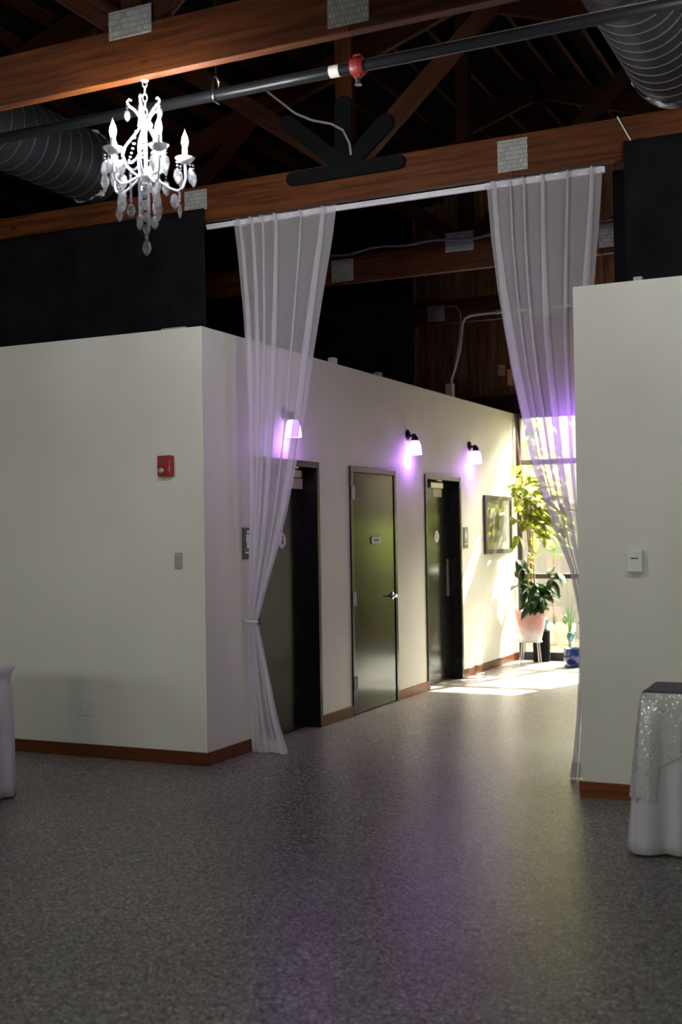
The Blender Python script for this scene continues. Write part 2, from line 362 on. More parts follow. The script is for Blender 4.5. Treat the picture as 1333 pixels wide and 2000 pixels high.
# room lids behind the partitions, outer shell
struct(MB().box(X0, -.16, .12, YE, 2.98, 3.02).build('ceiling_restrooms', 'roof_deck'), 'flat dark lid over the rooms left of the hallway', 'ceiling')
struct(MB().box(XH+.12, X1, .12, YE, 2.98, 3.02).build('ceiling_store', 'roof_deck'), 'flat dark lid over the rooms right of the hallway', 'ceiling')
struct(MB().box(X0-.15, X0, REAR_Y, 7.5, 0, 6.8).build('wall_far_left', 'wall_paint'), 'far left outer wall of the hall', 'wall')
struct(MB().box(X1, X1+.15, REAR_Y, 7.5, 0, 6.8).build('wall_far_right', 'wall_paint'), 'far right outer wall of the hall', 'wall')
mb = MB(); xs = [X0]; WZ = 2.3
for x, w in REAR_WIN: xs += [x-w/2, x+w/2]
xs.append(X1)
for i in range(0, len(xs), 2): mb.box(xs[i], xs[i+1], REAR_Y-.15, REAR_Y, WZ, 3.2)
mb.box(X0, X1, REAR_Y-.15, REAR_Y, 0, WZ).box(X0, X1, REAR_Y-.15, REAR_Y, 3.2, 6.8)
struct(mb.build('wall_rear', 'wall_paint'), 'rear wall of the hall with four added daylight windows', 'wall')
for i, (x, w) in enumerate(REAR_WIN):
    t = thing('window_%d' % (i+2), 'unseen rear window behind the viewer, added to daylight the hall', 'window', (x, REAR_Y-.07, WZ), kind='structure')
    f = MB().box(x-w/2, x-w/2+.05, REAR_Y-.12, REAR_Y-.02, WZ, 3.2).box(x+w/2-.05, x+w/2, REAR_Y-.12, REAR_Y-.02, WZ, 3.2)
    f.box(x-w/2+.05, x+w/2-.05, REAR_Y-.12, REAR_Y-.02, WZ, WZ+.05).box(x-w/2+.05, x+w/2-.05, REAR_Y-.12, REAR_Y-.02, 3.15, 3.2)
    f.build('window_frame', 'window_frame', t); MB().box(x-w/2+.05, x+w/2-.05, REAR_Y-.08, REAR_Y-.07, WZ+.05, 3.15).build('pane', 'window_glass', t)
# roof: two slopes with purlins
RX, RZ, RS = .98, 6.55, .33
def roofz(x): return RZ-RS*abs(x-RX)
ce = MB()
ce.prism([(X0-.2, roofz(X0-.2)), (RX, RZ), (RX, RZ+.1), (X0-.2, roofz(X0-.2)+.1)], REAR_Y-.2, 7.9, 'Y')
ce.prism([(RX, RZ), (X1+.2, roofz(X1+.2)), (X1+.2, roofz(X1+.2)+.1), (RX, RZ+.1)], REAR_Y-.2, 7.9, 'Y')
ceil = struct(ce.build('ceiling', 'roof_deck'), 'dark underside of the pitched roof above the trusses', 'ceiling')
x = -3.6
while x < 5.2:
    beam('purlin', (x, -5.2, roofz(x)-.075), (x, 7.25, roofz(x)-.075),   .04, .11, 'web_wood', ceil, bevel=0, upv=(1, 0, 0)); x += .34
# gable end above the glazing: planks
gb = MB().box(X0, X1, 7.42, 7.5, 3.05, 6.7).box(XH, X1, 7.36, 7.5, 0, 3.05).box(X0, -.02, 7.36, 7.5, 0, 3.05)
wb_ = struct(gb.build('wall_back', 'roof_deck'), 'dark plank-clad gable wall above the hallway window', 'wall')
x = -1.9; k = 0
while x < 2.9:
    w = random.choice((.13, .14, .14, .15))
    zt = min(roofz(x), roofz(x+w))-.02
    beam('plank', (x+w/2, 7.395+random.uniform(0, .01), 3.3), (x+w/2, 7.395+random.uniform(0, .002), zt), .03, w-.008, 'plank_wood', wb_, bevel=.002); x += w; k += 1
for (x, z, w, h) in ((-.22, 3.55, .09, .14), (-.1, 3.42, .07, .2)):
    MB().box(x, x+w, 7.355, 7.375, z, z+h).build('patch_board', 'bamboo', wb_)
beam('header_beam', (-1.9, 7.36, 3.17), (2.9, 7.36, 3.17), .1, .24, 'web_wood', wb_)
MB().box(2.06, XH, 7.26, 7.36, 0, H).build('end_panel', 'plank_wood', wb_)
# baseboards
BH, BT = .092, .015
struct(MB().box(X0, BT, -BT, 0, 0, BH).build('baseboard_left', 'base_wood', bevel=.003), 'reddish wooden baseboard along the left partition', 'baseboard')
struct(MB().box(XH-BT, X1, -BT, 0, 0, BH).build('baseboard_right', 'base_wood', bevel=.003), 'reddish wooden baseboard along the right partition', 'baseboard')
y = 0
bb = thing('baseboard_hallway', 'reddish wooden baseboard running between the hallway doors', 'baseboard', (0, 0, 0), kind='structure')
for a, c in DOORS+[(YE-.02, None)]:
    MB().box(0, BT, y, a, 0, BH).build('baseboard_strip', 'base_wood', bb, bevel=.003); y = c

# ------------------------------------------------------------------ doors
def door(n, a, c, recess, label):
    t = thing('door_%d' % n, label, 'door', (0, (a+c)/2, 0), kind='structure')
    F = .05; d = .16
    f = MB().box(-d, .016, a, a+F, 0, DT).box(-d, .016, c-F, c, 0, DT).box(-d, .016, a+F, c-F, DT-F, DT)
    f.build('door_frame', 'black_paint', t, bevel=.004)
    x = -recess
    lf = MB().box(x-.045, x, a+F+.004, c-F-.004, .012, DT-F-.004).build('door_leaf', 'door_black', t, bevel=.003)
    return t, lf
def closer(lf, x, y0, y1, z):
    MB().box(x, x+.05, y0, y1, z-.03, z+.03).build('door_closer', 'satin_metal', lf, bevel=.008)
    MB().tube([(x+.025, y1-.04, z+.035), (x+.1, (y0+y1)/2, z+.045), (x+.1, y0+.02, z+.05)], .008, 6).build('closer_arm', 'satin_metal', lf, smooth=True)
# door 2, flush
t2, lf = door(2, *DOORS[1], -.006, 'flush black door with chrome lever between the two recessed doors')
a, c = DOORS[1]
for z in (.28, 1.02, 1.95):
    h = MB().tube([(.02, a+.055, z-.06), (.02, a+.055, z+.06)], .011, 8); h.box(.006, .012, a+.055, a+.095, z-.06, z+.06); h.box(.014, .02, a+.015, a+.055, z-.06, z+.06)
    h.build('hinge', 'hinge_metal', lf)
hd = MB().lathe([(0, .006), (.034, .006), (.034, .016), (.028, .02), (.013, .022), (.013, .06), (0, .06)], (0, c-.12, 1.0), 20, 'X').build('handle_rose', 'steel', lf, smooth=True)
MB().tube([(.055, c-.12, 1.0), (.06, c-.15, 1.0), (.058, c-.19, .998), (.05, c-.23, .995)], [.012, .012, .0105, .009], 10).build('lever_handle', 'steel', lf, smooth=True)
def plate(name, cy, cz, w, h, x, mat, parent, ell=False):
    pts = []
    for k in range(28):
        an = 2*PI*k/28; ca, sa = math.cos(an), math.sin(an)
        if ell: pts.append((cy+w/2*ca, cz+h/2*sa))
        else:
            e = .45; pts.append((cy+w/2*math.copysign(abs(ca)**e, ca), cz+h/2*math.copysign(abs(sa)**e, sa)))
    return MB().prism(pts, x, x+.006, 'X').build(name, mat, parent)
plate('sign_backing', 2.92, 1.527, .21, .075, .006, 'ink', lf)
plate('sign_plate', 2.925, 1.527, .2, .066, .009, 'sign_white', lf)
for k in range(5): MB().box(.0152, .016, 2.868+k*.024, 2.886+k*.024, 1.517, 1.537).build('sign_mark', 'ink', lf)
# doors 1 and 3, recessed
for n, (a, c) in ((1, DOORS[0]), (3, DOORS[2])):
    t, lf = door(n, a, c, .115, 'recessed black door beside the tied white curtain' if n == 1 else 'recessed black door with push plate, nearest the framed picture')
    x = -.115
    closer(lf, x, a+.36 if n == 3 else a+.55, a+.72 if n == 3 else a+.9, 2.085)
    py = a+.66 if n == 3 else a+.86
    MB().box(x, x+.004, py-.135, py+.135, 1.965, 2.05).build('placard', 'paper', lf)
    if n == 3: MB().box(x, x+.003, c-.15, c-.08, .9, 1.3).build('push_plate', 'satin_metal', lf, bevel=.001)
    for z in ((1.03, 1.17) if n == 3 else ()): MB().lathe([(0, .006), (.006, .006), (.008, .003)], (x, c-.115, z), 8, 'X').build('screw', 'steel', lf)
    MB().lathe([(0, .008), (.058, .008), (.064, .004), (.066, 0)], (x, a+.62, 1.545), 24, 'X').build('round_sign', 'sign_white', lf)
    MB().lathe([(0, .0095), (.012, .0095)], (x, a+.62, 1.572), 12, 'X').prism([(a+.605, 1.515), (a+.635, 1.515), (a+.63, 1.555), (a+.61, 1.555)], x+.008, x+.0095, 'X').build('figure_icon', 'ink', lf)
    if n == 3: MB().box(x, x+.002, a+.06, c-.06, .015, .22).build('kick_plate', 'door_black', lf)

# restroom plaques beside the doors
def plaque(cy, cz, mat, label, woman):
    w, h = .145, .232
    t = thing('restroom_sign', label, 'sign', (0, cy, cz-h/2))
    MB().box(0, .008, cy-w/2, cy+w/2, cz-h/2, cz+h/2).build('plaque', mat, t, bevel=.003)
    MB().lathe([(0, .0105), (.013, .0105), (.013, .008)], (0, cy, cz+.085), 14, 'X').build('figure_head', 'sign_white', t)
    z0 = cz-.035
    if woman: poly = [(cy-.012, z0), (cy-.012, z0+.035), (cy-.034, z0+.035), (cy-.016, z0+.103), (cy+.016, z0+.103), (cy+.034, z0+.035), (cy+.012, z0+.035), (cy+.012, z0)]
    else: poly = [(cy-.018, z0), (cy-.018, z0+.05), (cy-.026, z0+.05), (cy-.026, z0+.103), (cy+.026, z0+.103), (cy+.026, z0+.05), (cy+.018, z0+.05), (cy+.018, z0)]
    MB().prism(poly, .008, .0105, 'X').build('figure_icon', 'sign_white', t)
    MB().box(.008, .009, cy-w/2+.008, cy+w/2-.008, cz-.046, cz-.043).build('divider_line', 'sign_grey', t)
    for k in range(5): MB().box(.008, .0098, cy-.04+k*.018, cy-.028+k*.018, cz-.075, cz-.06).build('raised_mark', 'sign_white', t)
plaque(.59, 1.53, 'plaque_black', 'black restroom sign with white figure half behind the left curtain', False)
plaque(5.39, 1.526, 'plaque_brown', 'brown restroom sign with white figure beside the door nearest the picture', True)

# ------------------------------------------------------------------ trusses
TY = [-2.15, .33, 2.78, 5.22, -4.59]; TZ0, TZ1 = 3.87, 4.13; TW = .06
TLAB = ['nearest timber roof truss, the chandelier hanging under its lower beam', 'timber roof truss carrying the two white sheer curtains', 'timber roof truss over the hallway doors, cable on its lower beam', 'timber roof truss furthest down the hallway, by the grey conduit', 'timber roof truss overhead, nearer than the chandelier beam and out of frame']
for i, ty in enumerate(TY):
    t = thing('roof_truss', TLAB[i], 'truss', (RX, ty, TZ0), 'timber roof trusses')
    seg = ((X0, 2.17), (2.17, X1))
    for a, c in seg: beam('bottom_chord', (a+.002, ty, (TZ0+TZ1)/2), (c-.002, ty, (TZ0+TZ1)/2), TW, TZ1-TZ0, 'beam_wood', t)
    zt = .2
    for sgn, xe in ((-1, X0), (1, X1)):
        beam('top_chord', (RX, ty, RZ-.27), (xe, ty, roofz(xe)-.27), TW, .22, 'web_wood', t)
    beam('king_post', (RX, ty, TZ1), (RX, ty, RZ-.3), TW, .125, 'web_wood', t)
    def web(x0, z0, x1): beam('web', (x0, ty, z0), (x1, ty, roofz(x1)-.33), TW-.012, .13, 'web_wood', t)
    web(RX-.09, TZ1+.03, -1.05); web(RX+.1, TZ1+.02, 2.75)
    web(-1.4+1.2, TZ1+.02, -1.1) if False else None
    web(-2.7, TZ1+.02, -1.15); web(4.7, TZ1+.02, 2.85)
    beam('web', (-2.75, ty, TZ1), (-2.75, ty, roofz(-2.75)-.35), TW-.014, .12, 'web_wood', t); beam('web', (4.75, ty, TZ1), (4.75, ty, roofz(4.75)-.35), TW-.014, .12, 'web_wood', t)
    px = [(-.22, 4.03, .19, .15), (2.17, 4.0, .2, .205)]
    if i == 0: px = [(.97, 4.15, .255, .14), (2.165, 4.0, .205, .2)]
    if i == 2: px = [(-.2, 3.99, .22, .2), (.93, 4.12, .26, .17), (2.3, 4.02, .3, .2)]
    if i == 3: px = [(-.22, 3.99, .2, .18), (.97, 4.12, .2, .16)]
    for (x, z, w, h) in px: MB().box(x-w/2, x+w/2, ty-TW/2-.004, ty-TW/2, z-h/2, z+h/2).build('connector_plate', 'nail_plate', t)
    if i == 1:      # black padded splice on the lower node
        yf = ty-TW/2
        def pill(p0, p1, hw, th, nm, r0=True, r1=True):
            p0 = Vector((p0[0], 0, p0[1])); p1 = Vector((p1[0], 0, p1[1])); d = (p1-p0).normalized(); n = Vector((-d.z, 0, d.x)); pts = []
            for k in range(9):
                a_ = PI/2+PI*k/8; q = p0+(d*math.cos(a_)+n*math.sin(a_))*hw; pts.append((q.x, q.z))
            for k in range(9):
                a_ = -PI/2+PI*k/8; q = p1+(d*math.cos(a_)+n*math.sin(a_))*hw; pts.append((q.x, q.z))
            MB().prism(pts, yf-th, yf-.001, 'Y').build(nm, 'pad_black', t, bevel=.006)
        pill((.585, 4.068), (1.385, 4.07), .048, .03, 'splice_pad')
        pill((1.0, 4.1), (1.29, 4.345), .062, .028, 'splice_pad'); pill((.98, 4.1), (.55, 4.47), .055, .026, 'splice_pad'); pill((.98, 4.1), (.98, 4.52), .064, .024, 'splice_pad')

# ------------------------------------------------------------------ curtain rail and curtains
RY = .40
t = thing('curtain_rail', 'white curtain rail under the timber beam between both sheer curtains', 'curtain rail', (1.28, RY, 3.83))
MB().box(-.19, 2.74, RY-.012, RY+.012, 3.835, 3.868).build('rail', 'rod_white', t, bevel=.004)
MB().box(-.19, 2.74, RY-.02, RY+.016, 3.855, 3.869).build('rail_flange', 'rod_white', t, bevel=.003)
def lerp_tab(tab, z):
    for (z0, *a), (z1, *b) in zip(tab, tab[1:]):
        if z <= z0 and z >= z1:
            f = (z0-z)/(z0-z1); return [p+(q-p)*f for p, q in zip(a, b)]
    return list(tab[0][1:]) if z > tab[0][0] else list(tab[-1][1:])
def curtain(name, label, tab, folds, nrow, zs, seed):
    # tab rows: z, xl, xr, y, foldscale ; folds: (u, half width, y step)
    rnd = random.Random(seed)
    t = thing(name, label, 'curtain', ((tab[-1][1]+tab[-1][2])/2, tab[-1][3], 0), 'tied back sheer curtains')
    def row(z, grow=0.0):
        xl, xr, yc, fs, amp = lerp_tab(tab, z); w = xr-xl; pts = []
        u = 0.0; lay = 0
        us = []
        for (uc, hw, st) in folds:
            h = hw*fs
            us += [('m', u, max(u, uc+h-.0))]; us += [('b', uc+h, uc-h)]; us += [('f', uc-h, uc+h)]; u = uc+h
        us += [('m', u, 1.0)]
        for kind, a, b_ in us:
            n = 7 if kind == 'm' else 3
            for k in range(n):
                f = k/n; uu = a+(b_-a)*f
                dy = amp*(.5*math.sin(uu*11+seed)+.12*math.sin(uu*29+2*seed+z*.8)+.25*math.sin(uu*6-z*1.3))
                off = 0 if kind == 'm' else (.008+.014*math.sin(PI*f)) * (1 if kind == 'b' else 1.6) * (1+amp*4)
                pts.append((xl+w*min(1.01, max(-.01, uu))+grow*(uu-.5)*.02, yc+dy-off, z))
        uu = 1.0; pts.append((xr, yc+amp*(.5*math.sin(uu*11+seed)+.12*math.sin(uu*29+2*seed+z*.8)+.25*math.sin(uu*6-z*1.3)), z))
        return pts
    rows = [row(zs[0]+(zs[1]-zs[0])*k/nrow) for k in range(nrow+1)]
    MB().grid(rows).build('fabric', 'sheer_white', t, smooth=True)
    # header pocket: a second layer around the rail
    hd = []
    for z in (zs[0]+.004, zs[0]-.03, zs[0]-.065): hd.append([(p[0], p[1]-.022+.006*math.sin(p[0]*60), z+.008*math.sin(p[0]*37)*(z < zs[0]-.05)) for p in row(zs[0])])
    MB().grid(hd).build('header_pocket', 'sheer_white', t, smooth=True)
    hr = [[(p[0]*1.0, p[1]-.006, p[2]) for p in row(z)] for z in (zs[1]+.1, zs[1]+.05, zs[1]+.003)]
    MB().grid(hr).build('hem', 'sheer_white', t, smooth=True)
    # folded edges
    return t, row
tabL = [(3.89, .03, .868, RY, .35, .012), (3.66, .057, .832, RY, .5, .02), (3.2, .10, .737, RY, .8, .022), (2.84, .12, .667, RY, 1.0, .022), (2.48, .131, .604, RY, 1.2, .022),
        (2.11, .133, .524, RY+.005, 1.4, .02), (1.75, .131, .436, RY+.012, 1.6, .018), (1.5, .115, .354, RY+.03, 1.8, .016), (1.165, .09, .222, RY+.06, 2.1, .016), (.967, .066, .148, RY+.085, 2.2, .014),
        (.79, .053, .175, RY+.105, 2.1, .016), (.53, .036, .214, RY+.135, 1.9, .018), (.26, .026, .26, RY+.16, 1.6, .02), (.006, .022, .325, RY+.185, 1.4, .022)]
foldsL = [(.07, .035, 1), (.2, .034, 1), (.31, .01, 1), (.44, .034, 1), (.68, .006, 1), (.89, .055, 1)]
tc_, rowL = curtain('sheer_curtain', 'white sheer curtain tied back against the hallway corner on the left', tabL, foldsL, 70, (3.89, .006), 1.0)
MB().tube([(.0, .5, .975), (.06, .455, .968), (.16, .45, .966), (.165, .485, .966), (.1, .525, .97), (.0, .51, .975)], .007, 8).build('tieback', 'rod_white', tc_, smooth=True)
MB().lathe([(0, -.02), (.012, -.014), (.014, .0), (.01, .02), (0, .026)], (.168, .46, .966), 10).build('tieback_knot', 'purple_cloth', tc_, smooth=True)
tabR = [(3.895, 1.956, 2.725, RY, .35, .012), (3.5, 1.98, 2.692, RY, .5, .02), (3.15, 2.02, 2.655, RY, .8, .022), (2.89, 2.06, 2.63, RY, 1.0, .022), (2.62, 2.107, 2.615, RY, 1.1, .022), (2.33, 2.17, 2.605, RY, 1.25, .02),
        (2.03, 2.232, 2.595, RY, 1.4, .02), (1.77, 2.311, 2.59, RY, 1.6, .018), (1.54, 2.387, 2.585, RY+.01, 1.8, .016), (1.346, 2.463, 2.58, RY+.02, 2.0, .014), (1.0, 2.52, 2.58, RY+.04, 2.2, .014),
        (.75, 2.5, 2.58, RY+.06, 2.1, .016), (.4, 2.472, 2.585, RY+.08, 1.8, .018), (.165, 2.444, 2.59, RY+.09, 1.6, .02), (.006, 2.415, 2.595, RY+.1, 1.4, .02)]
foldsR = [(.07, .06, 1), (.22, .006, 1), (.34, .012, 1), (.5, .04, 1), (.72, .022, 1), (.92, .05, 1)]
tc2, rowR = curtain('sheer_curtain', 'white sheer curtain glowing purple, tied back behind the right partition', tabR, foldsR, 70, (3.895, .006), 2.3)
MB().tube([(XH, .46, 1.01), (2.57, .405, 1.0), (2.515, .41, 1.0), (2.51, .45, 1.0), (2.57, .475, 1.0), (XH, .47, 1.01)], .007, 8).build('tieback', 'rod_white', tc2, smooth=True)

# ------------------------------------------------------------------ black drapes
def drape(label, x0, x1, y, zt, zb, n, amp, seed, topwave=.0):
    rnd = random.Random(seed); ph = [rnd.uniform(0, 6) for _ in range(6)]; rows = []
    for r in range(12):
        f = r/11; row = []
        for k in range(n+1):
            u = k/n; x = x0+(x1-x0)*u
            yy = y+amp*(.3+.7*f)*(math.sin(u*(x1-x0)*9+ph[0]+.8*f)+.6*math.sin(u*(x1-x0)*19+ph[1]-f)+.35*math.sin(u*(x1-x0)*37+ph[2]))/1.9
            z = zt+(zb-zt)*f+(topwave*math.sin(u*(x1-x0)*5+ph[3]) if r == 0 else 0)
            row.append((x, yy, z))
        rows.append(row)
    o = MB().grid(rows).build('black_drape', 'black_cloth', smooth=True, solid=.004)
    return tag(o, label, 'drape', 'black drapes above the partitions')
drape('black drape above the left partition wall with the fire alarm', X0+.1, -.13, .262, 3.955, 3.06, 260, .016, 3)
drape('smooth black drape above the right partition wall', 2.885, 7.5, .262, 3.965, 3.06, 200, .008, 5)
drape('ruffled strip of black drape squeezed between right curtain and smooth drape', 2.765, 2.95, .48, 3.86, 3.06, 40, .05, 9)
drape('black drape hanging over the hallway rooms behind the left curtain', -4.5, .0, 4.0, 5.4, 3.07, 160, .05, 7)
# ------------------------------------------------------------------ sprinkler pipe, ducts, conduit, cables
PY, PZ, PR = -1.45, 4.015, .031
t = thing('sprinkler_pipe', 'black steel sprinkler pipe crossing under the roof with red coupling', 'pipe', (1.5, PY, PZ-PR))
MB().tube([(X0+.1, PY, PZ), (X1-.1, PY, PZ)], PR, 20).build('pipe_run', 'pipe_black', t, smooth=True)
MB().lathe([(PR, -.035), (PR+.014, -.033), (PR+.02, -.012), (PR+.02, .012), (PR+.014, .033), (PR, .035)], (1.882, PY, PZ), 20, 'X').box(1.862, 1.902, PY-.02, PY+.02, PZ+PR, PZ+PR+.028).box(1.862, 1.902, PY-.022, PY+.01, PZ-PR-.03, PZ-PR).build('coupling', 'red_metal', t, bevel=.003)
MB().lathe([(.012, 0), (.012, -.03), (.02, -.034), (.02, -.038), (0, -.038)], (1.885, PY-.008, PZ-PR-.03), 10).build('sprinkler_head', 'steel', t)
MB().lathe([(PR+.001, -.028), (PR+.0015, .028)], (1.75, PY, PZ), 20, 'X').build('pipe_label', 'tag_cream', t)
for hx in (1.02, 4.3, -2.6):
    MB().tube([(hx, PY, PZ+.11), (hx, PY, roofz(hx)-.1)], .005, 6).build('hanger_rod', 'steel', t)
    MB().tube([(hx, PY, PZ+.11), (hx, PY-.03, PZ+.085), (hx, PY-PR-.006, PZ), (hx, PY-.03, PZ-PR-.008), (hx, PY+.03, PZ-PR-.008), (hx, PY+PR+.006, PZ), (hx, PY+.03, PZ+.085), (hx, PY, PZ+.11)], .007, 6).build('hanger_loop', 'steel', t, smooth=True)
def duct(xc, zc, r, y0, y1, label):
    t = thing('spiral_duct', label, 'duct', (xc, y1, zc-r), 'round spiral ducts')
    n = 60; MB().tube([(xc, y0+(y1-y0)*k/n, zc) for k in range(n+1)], r, 36, cap=False).build('duct_shell', 'duct_metal', t, smooth=True)
    y = y0+.05; me = None
    while y < y1:
        if me is None:
            o = MB().tube([(xc+(r+.001)*math.cos(a), y+.02*math.sin(a/2), zc+(r+.001)*math.sin(a)) for a in [2*PI*k/40 for k in range(40)]], .0035, 5, closed=True).build('spiral_seam', 'seam_metal', t, origin=(xc, y, zc)); me = o.data
        else:
            o = bpy.data.objects.new('spiral_seam', me); C.objects.link(o); o.parent = t; o.location = Vector((xc, y, zc))-wloc(t)
        y += .125
    rnd = random.Random(int(xc*10)); rows = []
    for k in range(7):
        f = k/6; row = []
        for j in range(37):
            a = 2*PI*(j % 36)/36; rr = (r+.006)*(1-.75*f*f)+.012*math.sin(a*7+k*1.7)+.008*math.sin(a*13+k)
            row.append((xc+rr*math.cos(a), y1-.14+.24*f, zc+rr*math.sin(a)-.03*f))
        rows.append(row)
    MB().grid(rows).build('plastic_end_wrap', 'plastic_wrap', t)
duct(-1.21, 4.43, .262, -6.0, .42, 'round spiral air duct above the left partition, behind the chandelier')
duct(3.19, 4.43, .262, -6.0, .42, 'round spiral air duct above the right partition at the top corner')
t = thing('electrical_conduit', 'pale conduit bending along the truss above the hallway', 'conduit', (.1, 5.15, 3.05))
MB().tube([(-.04, 5.15, 3.05), (-.04, 5.15, 3.25), (.0, 5.15, 3.35), (.06, 5.15, 3.55), (.09, 5.15, 3.75), (.1, 5.15, 3.85), (.13, 5.15, 3.9), (.19, 5.15, 3.925), (.35, 5.15, 3.93), (2.5, 5.15, 3.93)], .014, 8).build('conduit_pipe', 'conduit_grey', t, smooth=True)
MB().box(-.1, -.02, 5.11, 5.19, 3.05, 3.2).build('junction_box', 'conduit_grey', t, bevel=.004)
for x in (.5, 1.2): MB().box(x-.015, x+.015, 5.13, 5.17, 3.91, 3.95).build('pipe_clip', 'conduit_grey', t)
tag(MB().tube([(-.4, 5.16, 4.03), (-.05, 5.16, 4.05), (.02, 5.16, 4.04), (.07, 5.16, 3.98), (.08, 5.16, 3.86), (.06, 5.16, 3.7), (.0, 5.16, 3.4)], .007, 6).build('thin_cable', 'cable_grey', smooth=True), 'thin grey cable curving down beside the pale conduit', 'cable')
tag(MB().tube([(x/10, 2.74, 4.145+.012*math.sin(x*1.1)+.01*math.sin(x*.43)) for x in range(-8, 30)], .012, 6).build('power_cable', 'cable_grey', smooth=True), 'grey cable lying along the truss beam over the hallway doors', 'cable')
tag(MB().tube([(.3, .27, 4.8), (.62, .27, 4.52), (.75, .27, 4.45), (.9, .268, 4.4), (.99, .262, 4.34), (1.04, .256, 4.24), (1.05, .255, 4.16)], .009, 8).build('flexible_cable', 'cable_grey', smooth=True), 'grey flexible cable looping down to the black splice pads', 'cable')
tag(MB().tube([(2.845, .292, 4.135), (2.93, .29, 3.965)], .0045, 6).build('white_cord', 'white_plastic'), 'short white cord on the timber beam above the right drape', 'cord')
# small things standing on top of the partitions
def wall_box(x, y, w, d, h, label, mat='white_plastic'):
    t = thing('junction_box', label, 'electrical box', (x, y, H), 'small boxes on the partition tops')
    MB().box(x-w/2, x+w/2, y-d/2, y+d/2, H, H+h).build('box_body', mat, t, bevel=.005)
    MB().box(x-w/2+.008, x+w/2-.008, y-d/2-.004, y-d/2, H+.008, H+h-.008).build('cover', mat, t)
wall_box(-.05, 2.2, .06, .07, .06, 'small white box on the hallway wall top nearest the curtain')
wall_box(-.06, 3.2, .06, .08, .05, 'small white box on the hallway wall top above the flush door', 'conduit_grey')
wall_box(3.0, .06, .05, .05, .03, 'tiny grey fitting on top of the right partition', 'conduit_grey')
wall_box(-.25, .06, .2, .08, .015, 'flat grey fitting on top of the left partition near the corner', 'conduit_grey')

# ------------------------------------------------------------------ wall fittings
def rbox(x0, x1, z0, z1, y0, y1, r, name, mat, parent, bevel=.004):
    pts = []
    for cx, cz, a0 in ((x1-r, z1-r, 0), (x0+r, z1-r, 90), (x0+r, z0+r, 180), (x1-r, z0+r, 270)):
        for k in range(5): a = math.radians(a0+22.5*k); pts.append((cx+r*math.cos(a), cz+r*math.sin(a)))
    return MB().prism(pts, y0, y1, 'Y').build(name, mat, parent, bevel=bevel)
t = thing('fire_alarm', 'red fire alarm strobe on the left partition wall', 'fire alarm', (-.298, 0, 2.01))
rbox(-.357, -.239, 2.012, 2.16, -.04, 0, .014, 'housing', 'red_plastic', t, .005)
rbox(-.345, -.262, 2.1, 2.148, -.043, -.04, .006, 'horn_grille', 'red_plastic', t, .001)
for k in range(4): MB().box(-.335, -.27, -.0445, -.043, 2.107+k*.01, 2.111+k*.01).build('grille_slot', 'ink', t)
MB().lathe([(0, -.062), (.018, -.06), (.028, -.052), (.031, -.04)], (-.318, 0, 2.056), 20, 'Y').build('strobe_lens', 'strobe_lens', t, smooth=True)
MB().lathe([(0, -.05), (.016, -.048), (.024, -.041)], (-.322, 0, 2.05), 16, 'Y').build('strobe_tube', 'sign_white', t)
for k, ch in enumerate('FIRE'): text_mesh(ch, .02, (-.255, -.0408, 2.112-k*.02), (PI/2, 0, 0), 'sign_white', t)
t = thing('switch_plate', 'small brushed metal switch plate on left partition near the corner', 'switch', (-.212, 0, 1.36))
rbox(-.244, -.18, 1.362, 1.476, -.006, 0, .004, 'plate', 'satin_metal', t, .002)
MB().box(-.226, -.198, -.011, -.006, 1.452, 1.464).build('label_tab', 'paper', t)
MB().lathe([(0, -.012), (.008, -.011), (.01, -.006)], (-.211, 0, 1.377), 12, 'Y').build('key_cylinder', 'steel', t)
t = thing('power_outlet', 'white double power outlet low on the left partition', 'outlet', (-1.033, 0, .3))
rbox(-1.098, -.968, .3, .415, -.007, 0, .005, 'cover_plate', 'white_plastic', t, .002)
for x in (-1.063, -1.003):
    for z in (.333, .381):
        o = rbox(x-.017, x+.017, z-.016, z+.016, -.009, -.006, .008, 'socket', 'white_plastic', t, .001)
        for dx in (-.006, .006): MB().box(x+dx-.0012, x+dx+.0012, -.0097, -.009, z-.003, z+.008).build('slot', 'ink', o)
t = thing('thermostat', 'white thermostat box on the right partition wall', 'thermostat', (2.962, 0, 1.335))
rbox(2.918, 3.006, 1.335, 1.465, -.032, 0, .004, 'housing', 'white_plastic', t, .003)
MB().box(2.94, 2.984, -.034, -.032, 1.415, 1.422).build('label_strip', 'ink', t)
MB().box(2.921, 3.003, -.0325, -.0315, 1.339, 1.341).build('cover_seam', 'ink', t)

